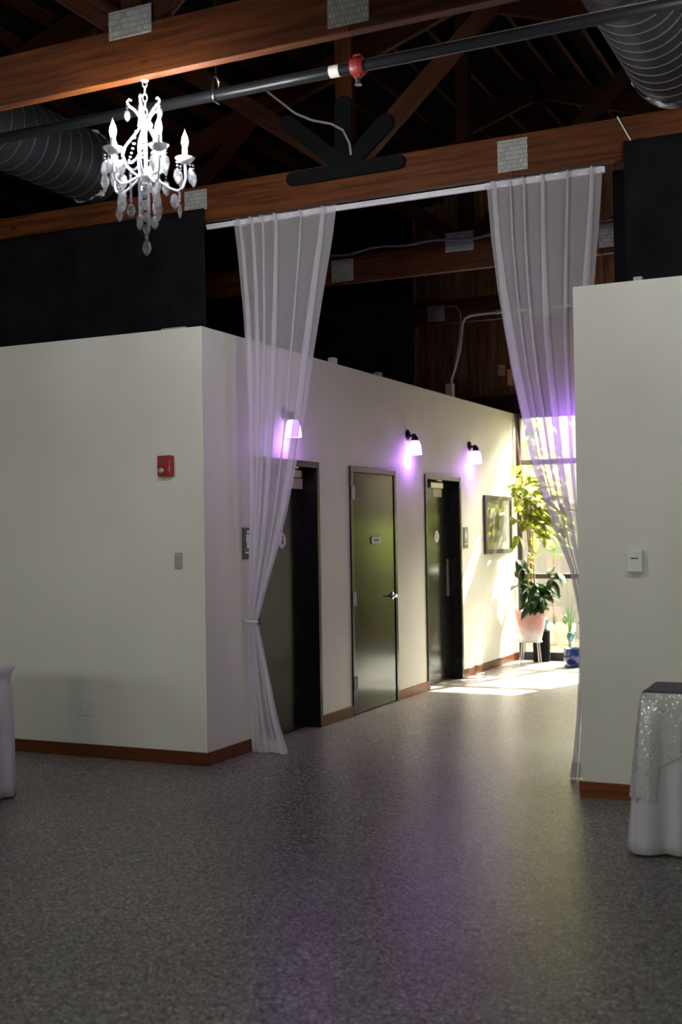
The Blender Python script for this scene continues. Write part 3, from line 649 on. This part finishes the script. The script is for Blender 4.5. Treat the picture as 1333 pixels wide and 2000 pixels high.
# ------------------------------------------------------------------ sconces
def make_sconce():
    t = thing('wall_sconce', '', 'wall lamp', (0, 0, 0), 'purple hallway sconces')
    MB().lathe([(0, .026), (.032, .024), (.05, .013), (.055, 0)], (0, 0, .0), 24, 'X').build('backplate', 'sconce_bronze', t, smooth=True)
    MB().tube([(.015, 0, 0), (.04, 0, -.012), (.062, 0, .004), (.078, 0, -.008), (.078, 0, -.03)], [.016, .013, .012, .013, .016], 10).build('arm', 'sconce_bronze', t, smooth=True)
    MB().lathe([(0, .014), (.008, .022), (.013, .012), (.018, .0), (.032, -.012), (.036, -.045), (.031, -.05), (0, -.05)], (.078, 0, -.012), 20).build('shade_cap', 'sconce_bronze', t, smooth=True)
    MB().lathe([(.03, 0), (.046, -.014), (.058, -.05), (.065, -.1), (.068, -.14), (.064, -.14), (.061, -.1), (.054, -.05), (.042, -.016)], (.078, 0, -.055), 24).build('glass_shade', 'shade_glow', t, smooth=True)
    MB().lathe([(0, -.03), (.016, -.034), (.024, -.055), (.018, -.08), (0, -.088)], (.078, 0, -.06), 14).build('bulb', 'shade_glow', t, smooth=True)
    l = bpy.data.lights.new('sconce_light', 'POINT'); l.energy = 4.6; l.color = (.48, .17, 1); l.shadow_soft_size = .05
    o = bpy.data.objects.new('sconce_light', l); C.objects.link(o); o.parent = t; o.location = (.1, 0, -.25)
    return t
sc0 = make_sconce()
SC = [(0, 3.755, 2.545, 0, 'glowing purple wall sconce between the flush door and the far door'), (0, 5.57, 2.545, 0, 'glowing purple wall sconce between the far door and the picture'),
      (0, 1.2, 2.545, 0, 'purple wall sconce seen through the left sheer curtain'), (XH, .62, 2.5, PI, 'purple wall sconce hidden behind the right sheer curtain')]
for i, (x, y, z, rz, lab) in enumerate(SC):
    s = sc0 if i == 0 else copy_tree(sc0)
    s.location = (x, y, z); s.rotation_euler = (0, 0, rz); s['label'] = lab
    if i == 3:
        for c_ in s.children:
            if c_.type == 'LIGHT': c_.data = c_.data.copy(); c_.data.energy = 7

# ------------------------------------------------------------------ picture
t = thing('framed_picture', 'dark framed botanical print hanging on the hallway wall', 'picture', (0, 6.54, 1.33))
y0, y1, z0, z1 = 6.02, 7.05, 1.33, 2.01
fr = MB().box(0, .03, y0, y0+.05, z0, z1).box(0, .03, y1-.05, y1, z0, z1).box(0, .03, y0+.05, y1-.05, z0, z0+.05).box(0, .03, y0+.05, y1-.05, z1-.05, z1)
fr.build('frame', 'frame_dark', t, bevel=.004)
MB().box(0, .008, y0+.05, y1-.05, z0+.05, z1-.05).build('mat_board', 'mat_board', t)
simple('print_grey', (.42, .44, .4), .8, var=.45, scale=6); simple('print_green', (.16, .22, .1), .8, var=.4, scale=9); simple('print_dark', (.07, .08, .06), .8)
MB().box(.008, .0095, y0+.16, y1-.16, z0+.13, z1-.12).build('print_sheet', 'print_grey', t)
rnd = random.Random(4)
for k in range(26):
    f = k/25; cy = y0+.36+.34*f+rnd.uniform(-.06, .06); cz = z0+.17+.34*f+rnd.uniform(-.03, .03); a = rnd.uniform(0, PI); l = rnd.uniform(.03, .07); w = l*.35
    pts = [(cy+l*math.cos(u)*math.cos(a)-w*math.sin(u)*math.sin(a), cz+l*math.cos(u)*math.sin(a)+w*math.sin(u)*math.cos(a)) for u in [2*PI*j/10 for j in range(10)]]
    MB().prism(pts, .0095, .0105+.0001*k, 'X').build('printed_leaf', 'print_green' if k % 3 else 'print_dark', t)
MB().box(.02, .022, y0+.05, y1-.05, z0+.05, z1-.05).build('picture_glass', 'picture_glass', t)

# ------------------------------------------------------------------ hallway window
t = thing('window_1', 'tall glazed end of the hallway with plants in front', 'window', (1.05, YE, 0), kind='structure')
wx = [.03, 1.06, 2.06]
for x in wx: MB().box(x-.0 if x == .03 else x-.035, x+.055 if x == .03 else x+.035, YE-.05, YE+.05, 0, H).build('mullion', 'window_frame', t, bevel=.004)
ZR = [(.0, .1), (1.0, 1.06), (2.405, 2.47), (2.99, 3.05)]
for i, (za, zb) in enumerate(ZR):
    for xa, xb in ((.085, 1.025), (1.095, 2.025)): MB().box(xa, xb, YE-.04, YE+.04, za, zb).build('rail', 'window_rail' if i == 2 else 'window_frame', t, bevel=.004)
for xa, xb in ((.085, 1.025), (1.095, 2.025)):
    for (a, b_), (c, d) in zip(ZR, ZR[1:]): MB().box(xa, xb, YE-.004, YE+.004, b_, c).build('pane', 'window_glass', t)

# ------------------------------------------------------------------ chandelier
CX, CY = 1.018, -2.13
ch = thing('crystal_chandelier', 'white crystal chandelier with five lit candle bulbs under the nearest beam', 'chandelier', (CX, CY, 3.0))
def P(r, a, z): return (CX+r*math.cos(a), CY+r*math.sin(a), z)
# chain links
z = 3.875; k = 0
MB().lathe([(0, .0), (.02, 0), (.02, -.006), (.008, -.012), (0, -.012)], (CX, CY, 3.87), 12).build('ceiling_hook', 'chain_metal', ch)
while z > 3.66:
    a = PI/2*(k % 2)+.5; pts = []
    for j in range(14):
        u = 2*PI*j/14; pts.append((CX+.0105*math.cos(u)*math.cos(a), CY+.0105*math.cos(u)*math.sin(a), z-.021+.023*math.sin(u)))
    MB().tube(pts, .0034, 6, closed=True).build('chain_link', 'chain_metal', ch, smooth=True); z -= .037; k += 1
MB().lathe([(0, 3.675), (.012, 3.672), (.016, 3.66), (.034, 3.652), (.038, 3.64), (.03, 3.63), (.018, 3.622), (0, 3.62)], (CX, CY, 0), 20).build('crown', 'chandelier_white', ch, smooth=True)
MB().tube([(CX, CY, 3.63), (CX, CY, 3.36)], .008, 8).build('stem', 'chandelier_white', ch)
MB().lathe([(0, 3.405), (.03, 3.4), (.045, 3.385), (.04, 3.37), (.022, 3.36), (.03, 3.345), (.012, 3.33), (0, 3.33)], (CX, CY, 0), 20).build('hub', 'chandelier_white', ch, smooth=True)
# crystal meshes (shared)
def pend_mesh(l, w, t_=.45):
    mb = MB(); prof = [(0, 0), (.35*w, -.18*l), (.5*w, -.55*l), (.28*w, -.85*l), (0, -l)]
    pts = [(0, 0, 0)]; n = 6
    for r, zz in prof[1:-1]:
        for j in range(n): a = 2*PI*j/n; pts.append((r*math.cos(a), r*math.sin(a)*t_, zz))
    pts.append((0, 0, -l)); mb.v = pts
    for j in range(n): mb.f.append((0, 1+j, 1+(j+1) % n))
    for q in range(len(prof)-3):
        for j in range(n): mb.f.append((1+q*n+j, 1+q*n+(j+1) % n, 1+(q+1)*n+(j+1) % n, 1+(q+1)*n+j))
    b0 = 1+(len(prof)-3)*n
    for j in range(n): mb.f.append((b0+j, b0+(j+1) % n, len(pts)-1))
    return mb
PM = {}
def pendant(parent, p, l=.055, w=.034, rz=0):
    key = (l, w)
    if key not in PM:
        o = pend_mesh(l, w).build('crystal_pendant', 'crystal', parent, origin=(0, 0, 0)); PM[key] = o.data
    else: o = bpy.data.objects.new('crystal_pendant', PM[key]); C.objects.link(o); o.parent = parent
    o.location = Vector(p)-wloc(parent); o.rotation_euler = (0, 0, rz); return o
def beads(parent, p0, p1, n, r=.008, sag=0):
    mb = MB(); p0 = Vector(p0); p1 = Vector(p1)
    for k in range(n):
        f = k/max(1, n-1); c = p0.lerp(p1, f); c.z -= sag*4*f*(1-f)
        mb.lathe([(0, -r), (r*.8, -r*.55), (r, 0), (r*.8, r*.55), (0, r)], tuple(c), 7)
    return mb.build('bead_strand', 'crystal', parent)
A0 = YAW+math.radians(10)       # first arm points a little behind the picture plane on the right
for k in range(5):
    a = A0-2*PI*k/5             # going towards the viewer
    arm = MB().tube([P(.03, a, 3.385), P(.07, a, 3.36), P(.12, a, 3.328), P(.155, a, 3.318), P(.182, a, 3.335), P(.197, a, 3.38), P(.195, a, 3.458)], .006, 8).build('arm', 'chandelier_white', ch, smooth=True)
    MB().lathe([(0, .0), (.02, .002), (.036, .012), (.05, .03), (.046, .03), (.033, .016), (.018, .008), (0, .008)], P(.195, a, 3.455), 20).build('drip_cup', 'chandelier_white', arm, smooth=True)
    MB().lathe([(0, 0), (.0135, 0), (.0135, .075), (0, .077)], P(.195, a, 3.463), 12).build('candle_sleeve', 'chandelier_white', arm)
    MB().lathe([(.006, 0), (.012, .008), (.0165, .028), (.013, .05), (.006, .068), (0, .082)], P(.195, a, 3.538), 12).build('flame_bulb', 'bulb_glow', arm, smooth=True)
    MB().lathe([(0, 0), (.003, 0), (0, .02)], P(.195, a, 3.618), 6).build('bulb_tip', 'crystal', arm)
    for q in range(4):
        b_ = a+PI*2*q/4+.5; c = P(.195, a, 0); p = (c[0]+.046*math.cos(b_), c[1]+.046*math.sin(b_), 3.455)
        beads(arm, p, (p[0], p[1], p[2]-.016), 2, .006); pendant(arm, (p[0], p[1], p[2]-.026), .085, .046, b_)
    pendant(arm, P(.14, a, 3.305), .08, .044, a); beads(arm, P(.165, a, 3.31), P(.165, a, 3.27), 4, .007); pendant(arm, P(.165, a, 3.262), .085, .04, a+1)
    # bulging cage rib and upper scroll
    b_ = a+PI/5
    MB().tube([P(.02, b_, 3.645), P(.035, b_, 3.615), P(.07, b_, 3.57), P(.1, b_, 3.53), P(.112, b_, 3.49), P(.1, b_, 3.44), P(.07, b_, 3.405), P(.035, b_, 3.385)], .006, 8).build('cage_rib', 'chandelier_white', ch, smooth=True)
    sc = MB().tube([P(.018, b_, 3.65), P(.028, b_, 3.685), P(.05, b_, 3.715), P(.078, b_, 3.735), P(.088, b_, 3.755), P(.078, b_, 3.77), P(.066, b_, 3.762)], [.007, .0065, .006, .006, .005, .005, .004], 8).build('crown_scroll', 'chandelier_white', ch, smooth=True)
    beads(sc, P(.088, b_, 3.742), P(.088, b_, 3.725), 2, .006); pendant(sc, P(.088, b_, 3.717), .062, .032, b_)
    beads(ch, P(.045, b_, 3.61), P(.1, b_, 3.43), 10, .007, .03)
    beads(ch, P(.108, b_, 3.47), P(.108, b_+2*PI/5, 3.47), 12, .0065, .035)
    beads(ch, P(.075, b_, 3.4), P(.075, b_, 3.26), 12, .0075); pendant(ch, P(.075, b_, 3.25), .075, .045, b_)
    beads(ch, P(.04, a, 3.37), P(.04, a, 3.2), 14, .0075); pendant(ch, P(.04, a, 3.19), .07, .042, a)
for k, zz in enumerate((3.33, 3.27, 3.21, 3.15)):
    MB().lathe([(0, 0), (.016, -.008), (.02, -.028), (.012, -.05), (0, -.055)], (CX, CY, zz), 8).build('crystal_drop', 'crystal', ch)
beads(ch, (CX, CY, 3.1), (CX, CY, 3.075), 3, .009)
pendant(ch, (CX, CY, 3.07), .085, .046, YAW)

ch2 = copy_tree(ch); ch2.location.x += 3.35; ch2['label'] = 'added crystal chandelier beyond the right picture edge, brightening the right partition'  # unseen copy, added to brighten the upper right partition
ch3 = copy_tree(ch); ch3.location += Vector((-2.6, -2.44, 0)); ch3['label'] = 'added unseen crystal chandelier on the nearer truss, brightening the left wall'  # another unseen copy, added as extra light for the left wall
ch['group'] = ch2['group'] = ch3['group'] = 'crystal chandeliers'

# ------------------------------------------------------------------ tables
def rect_cloth(x0, x1, y0, y1, zt, off, hem, n=360, nz=14):
    # cloth over a rectangular top: rows run round the edge; off(s, f) pushes out, hem(s) is the hem height
    w, d = x1-x0, y1-y0; tot = 2*(w+d); rows = []; cs = [0, w, w+d, 2*w+d, tot]
    for k in range(nz+1):
        f = k/nz; row = []
        for j in range(n+1):
            s_ = (j % n)/n*tot
            if s_ < w: x, y, nx, ny = x0+s_, y0, 0, -1
            elif s_ < w+d: x, y, nx, ny = x1, y0+s_-w, 1, 0
            elif s_ < 2*w+d: x, y, nx, ny = x1-(s_-w-d), y1, 0, 1
            else: x, y, nx, ny = x0, y1-(s_-2*w-d), -1, 0
            for c_, ax, ay in ((0, -1, -1), (w, 1, -1), (w+d, 1, 1), (2*w+d, -1, 1), (tot, -1, -1)):
                q = abs(s_-c_)
                if q < .07:
                    g = .5*(1-q/.07); nx = nx*(1-g)+ax*.72*g; ny = ny*(1-g)+ay*.72*g
            o_ = off(s_, f); row.append((x+nx*o_, y+ny*o_, zt+(hem(s_)-zt)*f))
        rows.append(row)
    return rows
TX0, TX1, TY0, TY1 = 3.215, 4.75, -1.1, -.74
TT = 2*(TX1-TX0+TY1-TY0)
def cdist(s_): return min(s_, TT-s_)           # distance along the edge from the front left corner
t = thing('console_table', 'narrow side table hidden under white cloth beside right partition', 'table', ((TX0+TX1)/2, (TY0+TY1)/2, 0))
MB().box(TX0+.006, TX1-.006, TY0+.006, TY1-.006, .75, .774).build('tabletop', 'base_wood', t)
for x in (TX0+.06, TX1-.06):
    for y in (TY0+.06, TY1-.06): MB().tube([(x, y, 0), (x, y, .75)], .015, 8).build('leg', 'steel', t)
def off1(s_, f):
    c_ = cdist(s_); return .004+f**.8*(.055+.04*math.exp(-(c_/.07)**2)+.022*math.sin(s_*43+.6)*(1-.6*math.exp(-(c_/.04)**2))+.014*math.sin(s_*17+1))
tag(MB().grid(rect_cloth(TX0, TX1, TY0, TY1, .778, off1, lambda s_: .012)).build('tablecloth', 'table_white', smooth=True, solid=.002), 'plain white floor-length cloth under the sequinned overlay', 'tablecloth')
def hem2(s_):
    if s_ < (TX1-TX0): return .26+.04*math.sin(s_*60)*math.exp(-s_*20) if s_ < .07 else min(.62, .42+.62*(s_-.07))
    if s_ > TT-(TY1-TY0): return .25+.35*min(1, (TT-s_)/.09)*.5 if TT-s_ < .3 else .4
    return .55
def off2(s_, f): return .011+off1(s_, f*(.778-hem2(s_))/.766)
ov = MB().grid(rect_cloth(TX0, TX1, TY0, TY1, .782, off2, hem2)); ov.box(TX0, TX1, TY0, TY1, .7795, .7825)
tag(ov.build('sequin_overlay', 'sequin_cloth', smooth=False, solid=.002), 'white sequinned overlay hanging in a point over the cloth', 'overlay')
mb = MB(); mb.box(TX0-.004, TX1+.004, TY0-.003, TY1+.02, .785, .791); mb.box(TX0-.012, TX0-.007, TY1-.12, TY1+.02, .62, .79)
tag(mb.build('table_runner', 'purple_cloth', bevel=.002), 'dark purple runner lying on the sequinned table', 'cloth')
# left skirted table
t = thing('banquet_table', 'table with gathered lilac-white skirt at left picture edge', 'table', (-1.05, -2.15, 0))
xa, xb, ya, yb = -1.41, -.665, -3.1, -1.225
MB().box(xa+.02, xb-.02, ya+.02, yb-.02, .74, .775).build('tabletop', 'base_wood', t)
for x in (xa+.08, xb-.08):
    for y in (ya+.08, yb-.08): MB().tube([(x, y, 0), (x, y, .74)], .018, 8).build('leg', 'steel', t)
def ring(off, z, amp, n=220):
    per = []; 
    w = xb-xa; d = yb-ya; tot = 2*(w+d)
    for k in range(n+1):
        s = (k % n)/n*tot; r = .05
        if s < w: x, y, nx, ny = xa+s, ya, 0, -1
        elif s < w+d: x, y, nx, ny = xb, ya+s-w, 1, 0
        elif s < 2*w+d: x, y, nx, ny = xb-(s-w-d), yb, 0, 1
        else: x, y, nx, ny = xa, yb-(s-2*w-d), -1, 0
        o_ = off+amp*(math.sin(k*1.25)+.5*math.sin(k*.61+z*2))
        per.append((x+nx*o_, y+ny*o_, z))
    return per
sk = MB().grid([ring(.028, .80, .003), ring(.012, .75, .004), ring(-.003, .705, .003), ring(.012, .68, .006), ring(.03, .6, .01), ring(.042, .45, .013), ring(.05, .25, .015), ring(.058, .08, .016), ring(.06, .012, .016)]).build('skirt', 'satin_lilac', smooth=True, solid=.003)
tag(sk, 'shiny lilac-white gathered table skirt at the left picture edge', 'table skirt')
MB().box(xa-.02, xb+.02, ya-.02, yb+.02, .777, .79).build('top_cloth', 'satin_lilac', t)

# ------------------------------------------------------------------ plants
def leaf_mesh(l, w, curl, fold):
    rows = []
    for k in range(6):
        f = k/5; ww = w*math.sin(PI*min(1, f*.92+.06))**.8*(1 if k < 5 else .05); x = l*f; z = -curl*l*f*f
        rows.append([(x, -ww/2, z+fold*ww), (x, 0, z), (x, ww/2, z+fold*ww)])
    return MB().grid(rows)
LM = {}
def leaf(parent, p, d, l, w, mat, curl=.35, fold=.18, roll=0):
    key = (mat, round(l, 2), round(w, 3), curl)
    if key not in LM:
        o = leaf_mesh(l, w, curl, fold).build('leaf', mat, parent, smooth=True, origin=(0, 0, 0)); LM[key] = o.data
    else: o = bpy.data.objects.new('leaf', LM[key]); C.objects.link(o); o.parent = parent
    x = Vector(d).normalized(); zz = Vector((0, 0, 1)) if abs(x.z) < .95 else Vector((1, 0, 0)); y = zz.cross(x).normalized(); z2 = x.cross(y)
    o.rotation_euler = (Matrix((x, y, z2)).transposed() @ Matrix.Rotation(roll, 3, 'X')).to_euler(); o.location = Vector(p)-wloc(parent); return o
PX, PYY = .285, 6.86
t = thing('plant_stand', 'thin white wire stand under the pink glazed pot', 'plant stand', (PX, PYY, 0))
MB().tube([(PX+.135*math.cos(a), PYY+.135*math.sin(a), .265) for a in [2*PI*k/24 for k in range(24)]], .006, 6, closed=True).build('ring', 'wire_white', t, smooth=True)
for k in range(4):
    a = YAW+.5+PI/2*k; MB().tube([(PX+.125*math.cos(a), PYY+.125*math.sin(a), .265), (PX+.155*math.cos(a), PYY+.155*math.sin(a), 0)], .006, 6).build('leg', 'wire_white', t)
    if k < 2: MB().tube([(PX+.13*math.cos(a), PYY+.13*math.sin(a), .262), (PX-.13*math.cos(a), PYY-.13*math.sin(a), .262)], .005, 6).build('crossbar', 'wire_white', t)
t = thing('plant_pot', 'pink to white glazed pot on the wire stand', 'pot', (PX, PYY, .272))
MB().lathe([(0, .0), (.115, 0), (.13, .01), (.155, .12), (.178, .24), (.19, .35), (.192, .365), (.18, .365), (.17, .3), (0, .3)], (PX, PYY, .272), 36).build('pot_body', 'pot_pink', t, smooth=True, origin=(PX, PYY, .4))
MB().lathe([(0, .31), (.168, .305)], (PX, PYY, .272), 24).build('soil', 'soil', t)
rnd = random.Random(21)
t = thing('rubber_plant', 'tall variegated rubber plant in the pink pot by the window', 'plant', (PX, PYY, .58))
stems = []
for k, (dx, dy, top) in enumerate(((.0, .0, 2.25), (.05, .03, 1.95), (.02, -.05, 1.6), (-.08, -.03, 1.25), (.19, -.04, 1.15), (.09, -.12, .98))):
    pts = [(PX+dx*.4+rnd.uniform(-.01, .01), PYY+dy*.4, .58)]
    for q in range(1, 7):
        f = q/6; pts.append((PX+dx*(.4+f*1.3)+.025*math.sin(f*5+k), PYY+dy*(.4+f*1.5)+.02*math.sin(f*4+2*k), .58+(top-.58)*f))
    MB().tube(pts, [.011-.006*q/6 for q in range(7)], 6).build('stem', 'stem_brown', t, smooth=True); stems.append(pts)
def along(pts, f):
    f = min(.999, f)*(len(pts)-1); i = int(f); return Vector(pts[i]).lerp(Vector(pts[i+1]), f-i)
for k in range(150):        # bright variegated crown
    s = stems[0] if k % 3 else stems[1]; f = .62+.38*rnd.random()**.8; p = along(s, f); a = rnd.uniform(0, 2*PI)
    d = Vector((math.cos(a)*.8+.3, math.sin(a)*.8-.15, rnd.uniform(-.45, .5)))
    q = p+d.normalized()*rnd.uniform(.01, .24); q.x = max(q.x, .12)
    if q.x < .33 and d.x < 0: d.x *= -.3
    leaf(t, q, d, rnd.choice((.16, .19, .22)), rnd.choice((.085, .1)), 'leaf_variegated', roll=rnd.uniform(-.8, .8))
for k in range(60):        # mid height side branches towards the right
    p = Vector((PX+.12+rnd.uniform(-.06, .34), PYY-.05+rnd.uniform(-.12, .12), rnd.uniform(1.5, 1.95))); a = rnd.uniform(-1.2, 1.2)
    leaf(t, p, (math.cos(a), math.sin(a)*.8, rnd.uniform(-.7, .2)), rnd.choice((.14, .17)), .07, 'leaf_variegated', roll=rnd.uniform(-.9, .9))
for k in range(18):
    p = along(stems[2], .4+.5*rnd.random()); a = rnd.uniform(0, 2*PI)
    leaf(t, p+Vector((rnd.uniform(-.05, .05), 0, 0)), (math.cos(a)+.2, math.sin(a), rnd.uniform(-.3, .5)), .09, .04, 'leaf_variegated', roll=rnd.uniform(-.6, .6))
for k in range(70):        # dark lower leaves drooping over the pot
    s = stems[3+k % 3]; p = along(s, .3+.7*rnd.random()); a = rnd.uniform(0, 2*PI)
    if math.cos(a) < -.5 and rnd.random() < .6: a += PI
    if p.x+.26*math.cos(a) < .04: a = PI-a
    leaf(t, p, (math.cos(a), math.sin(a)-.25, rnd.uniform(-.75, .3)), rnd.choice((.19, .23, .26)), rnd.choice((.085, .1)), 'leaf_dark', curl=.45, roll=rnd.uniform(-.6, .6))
tag(MB().tube([(.05, 7.16, 3.03), (.09, 7.1, 2.7), (.16, 7.03, 2.3), (.235, 6.95, 1.7), (.3, 6.9, 1.0), (.31, 6.885, .58)], .011, 8).build('bamboo_stake', 'bamboo', smooth=True), 'reddish cane leaning into the hallway corner behind the rubber plant', 'stake')
# other pots
t = thing('plant_pot', 'tall plain black pot behind the wire stand', 'pot', (.34, 7.13, 0))
MB().lathe([(0, 0), (.1, 0), (.104, .02), (.106, .36), (.108, .375), (.1, .375), (.096, .33), (0, .33)], (.34, 7.13, 0), 32).build('pot_body', 'pot_black', t, smooth=True)
MB().lathe([(0, .335), (.095, .332)], (.34, 7.13, 0), 20).build('soil', 'soil', t)
t = thing('plant_pot', 'glossy cobalt blue pot on the floor by the hallway window', 'pot', (.86, 6.68, 0))
MB().lathe([(0, 0), (.1, 0), (.12, .006), (.12, .02), (.085, .024), (.1, .04), (.125, .09), (.13, .14), (.118, .2), (.12, .215), (.108, .215), (.1, .17), (0, .17)], (.86, 6.68, 0), 36).build('pot_body', 'pot_blue', t, smooth=True)
MB().lathe([(0, .176), (.102, .174)], (.86, 6.68, 0), 20).build('soil', 'soil', t)
def globe(p, mat, label, s=1):
    t = thing('watering_globe', label, 'garden ornament', p, 'coloured glass watering globes')
    MB().lathe([(0, -.1*s), (.006, -.1*s), (.007, .0), (.02*s, .02*s), (.036*s, .05*s), (.034*s, .08*s), (.016*s, .1*s), (0, .104*s)], p, 14).build('glass_bulb', mat, t, smooth=True)
    MB().prism([(p[0]+.02*s, p[2]+.075*s), (p[0]+.065*s, p[2]+.11*s), (p[0]+.03*s, p[2]+.05*s)], p[1]-.006, p[1]+.006, 'Y').build('tail', mat, t, bevel=.002)
globe((.4, 7.1, .42), 'globe_aqua', 'aqua glass watering globe stuck in the black pot', 1.1)
globe((.83, 6.63, .28), 'globe_aqua', 'aqua glass watering globe stuck in the blue pot', 1.2)
globe((PX+.12, PYY-.07, .66), 'globe_red', 'red glass watering globe stuck in the pink pot', 1)
# outdoors
struct(MB().box(X0, X1+4, 7.5, 24, -.12, -.04).build('ground', 'gravel_base'), 'sunlit tan gravel ground outside the hallway window', 'ground')
rnd = random.Random(8); mb = MB()
for k in range(900):
    x = rnd.uniform(-.8, 2.0); y = rnd.uniform(7.55, 9.9); r = rnd.uniform(.015, .045)
    n0 = len(mb.v)
    for dx, dy, dz in ((1, 0, 0), (0, 1, 0), (-1, 0, 0), (0, -1, 0), (0, 0, .7), (0, 0, -.7)): mb.v.append((x+dx*r*rnd.uniform(.7, 1.2), y+dy*r*rnd.uniform(.7, 1.2), -.03+dz*r))
    for f in ((0, 1, 4), (1, 2, 4), (2, 3, 4), (3, 0, 4), (1, 0, 5), (2, 1, 5), (3, 2, 5), (0, 3, 5)): mb.f.append(tuple(n0+i for i in f))
tag(mb.build('gravel', 'gravel'), 'loose tan gravel stones outside the hallway window', 'gravel', kind='stuff')
t = thing('board_fence', 'pale board fence standing outside behind the hallway window', 'fence', (1.5, 10.6, -.04))
x = -2.2
while x < 4.6:
    MB().box(x, x+.145, 10.58, 10.605, -.04, 2.0+rnd.uniform(-.01, .01)).build('fence_board', 'fence_white', t); x += .1455
for z in (.4, 1.6): MB().box(-2.2, 4.6, 10.605, 10.65, z, z+.09).build('fence_rail', 'fence_white', t)
t = thing('planter_box', 'pale planter standing on gravel outside the window', 'planter', (-.1, 9.7, -.04))
MB().lathe([(0, -.04), (.17, -.04), (.18, -.02), (.18, .14), (.2, .15), (.2, .26), (.185, .26), (.18, .2), (0, .2)], (-.1, 9.7, 0), 28).build('pot_body', 'pot_white', t, smooth=False)
MB().lathe([(0, .215), (.18, .212)], (-.1, 9.7, 0), 20).build('soil', 'soil', t)
t = thing('young_tree', 'thin-stemmed young plant in the pale planter outside', 'plant', (-.2, 9.7, .2))
MB().tube([(-.2, 9.7, .2), (-.22, 9.7, .6), (-.2, 9.7, 1.0), (-.19, 9.7, 1.35)], [.016, .013, .01, .008], 6).build('stem', 'stem_brown', t, smooth=True)
for (dx, dz, d, l) in ((0, 1.35, (.9, -.2, .35), .3), (0, 1.3, (-.9, -.2, .1), .24), (0, 1.2, (.6, -.5, .5), .22), (0, 1.3, (-.3, -.6, .7), .2)): leaf(t, (-.19+dx, 9.7, dz), d, l, .13, 'leaf_bright', curl=.5)
globe((-.02, 9.6, .27), 'globe_green', 'green glass watering globe stuck in the outdoor planter', 1.3)
GX, GY = .3, 8.6
t = thing('grass_clump', 'clump of thin arching green blades outside the window', 'plant', (GX, GY, -.04))
for k in range(12):
    a = rnd.uniform(0, 2*PI); l = rnd.uniform(.8, 1.35); sp = rnd.uniform(.05, .28); w = .005
    pts = [(GX+sp*math.cos(a)*f**2, GY+sp*math.sin(a)*f**2, -.04+l*(f-.25*f**3)) for f in (0, .25, .5, .75, 1)]
    MB().grid([[(p[0]-w*(1-f*.9), p[1], p[2]), (p[0]+w*(1-f*.9), p[1], p[2])] for p, f in zip(pts, (0, .25, .5, .75, 1))]).build('blade', 'leaf_dark', t)
def tree(x, y, h, r, label, nleaf, z0, z1, sp):
    t = thing('garden_tree', label, 'tree', (x, y, -.05), 'trees outside the window')
    MB().tube([(x, y, -.05), (x+.05, y, h*.3), (x-.04, y+.03, h*.6), (x+.06, y, h)], [r, r*.85, r*.7, r*.4], 10).build('trunk', 'trunk', t, smooth=True)
    mb = MB()
    for k in range(nleaf):
        c = Vector((x+rnd.gauss(0, sp), y+rnd.gauss(0, sp*.6), rnd.uniform(z0, z1))); l = rnd.uniform(.06, .13)
        u = Vector((rnd.uniform(-1, 1), rnd.uniform(-1, 1), rnd.uniform(-1, 1))).normalized(); v = u.cross(Vector((.3, .5, .8))).normalized()
        mb.quad(tuple(c-u*l), tuple(c-v*l*.4), tuple(c+u*l), tuple(c+v*l*.4))
    o = mb.build('foliage', 'leaf_outdoor', t); o['kind'] = 'stuff'
tree(-1.25, 11.6, 4.2, .09, 'slim garden tree outside left of the hallway window', 260, 2.2, 4.2, .3)
tree(.45, 11.5, 4.0, .11, 'garden tree with pale trunk behind the fence', 160, 2.3, 3.6, .3)
t = thing('garden_hedge', 'dense green hedge outside to the right of the hallway window', 'hedge', (2.9, 9.2, -.05))
mb = MB()
for k in range(2600):
    c = Vector((rnd.uniform(1.75, 4.2), 9.2+rnd.uniform(-.35, .35), rnd.uniform(-.03, 1.75))); l = rnd.uniform(.04, .09)
    u = Vector((rnd.uniform(-1, 1), rnd.uniform(-1, 1), rnd.uniform(-1, 1))).normalized(); v = u.cross(Vector((.3, .5, .8))).normalized()
    mb.quad(tuple(c-u*l), tuple(c-v*l*.45), tuple(c+u*l), tuple(c+v*l*.45))
o = mb.build('foliage', 'leaf_outdoor', t); o['kind'] = 'stuff'
for x in (2.1, 2.9, 3.7): MB().tube([(x, 9.2, -.05), (x+.04, 9.2, .6), (x, 9.22, 1.5)], [.03, .025, .012], 7).build('stem', 'trunk', t, smooth=True)
struct(MB().box(-16, 12, 19.5, 19.9, 0, 8).build('wall_neighbour', 'stucco'), 'tall cream stucco wall far outside behind the fence', 'wall')
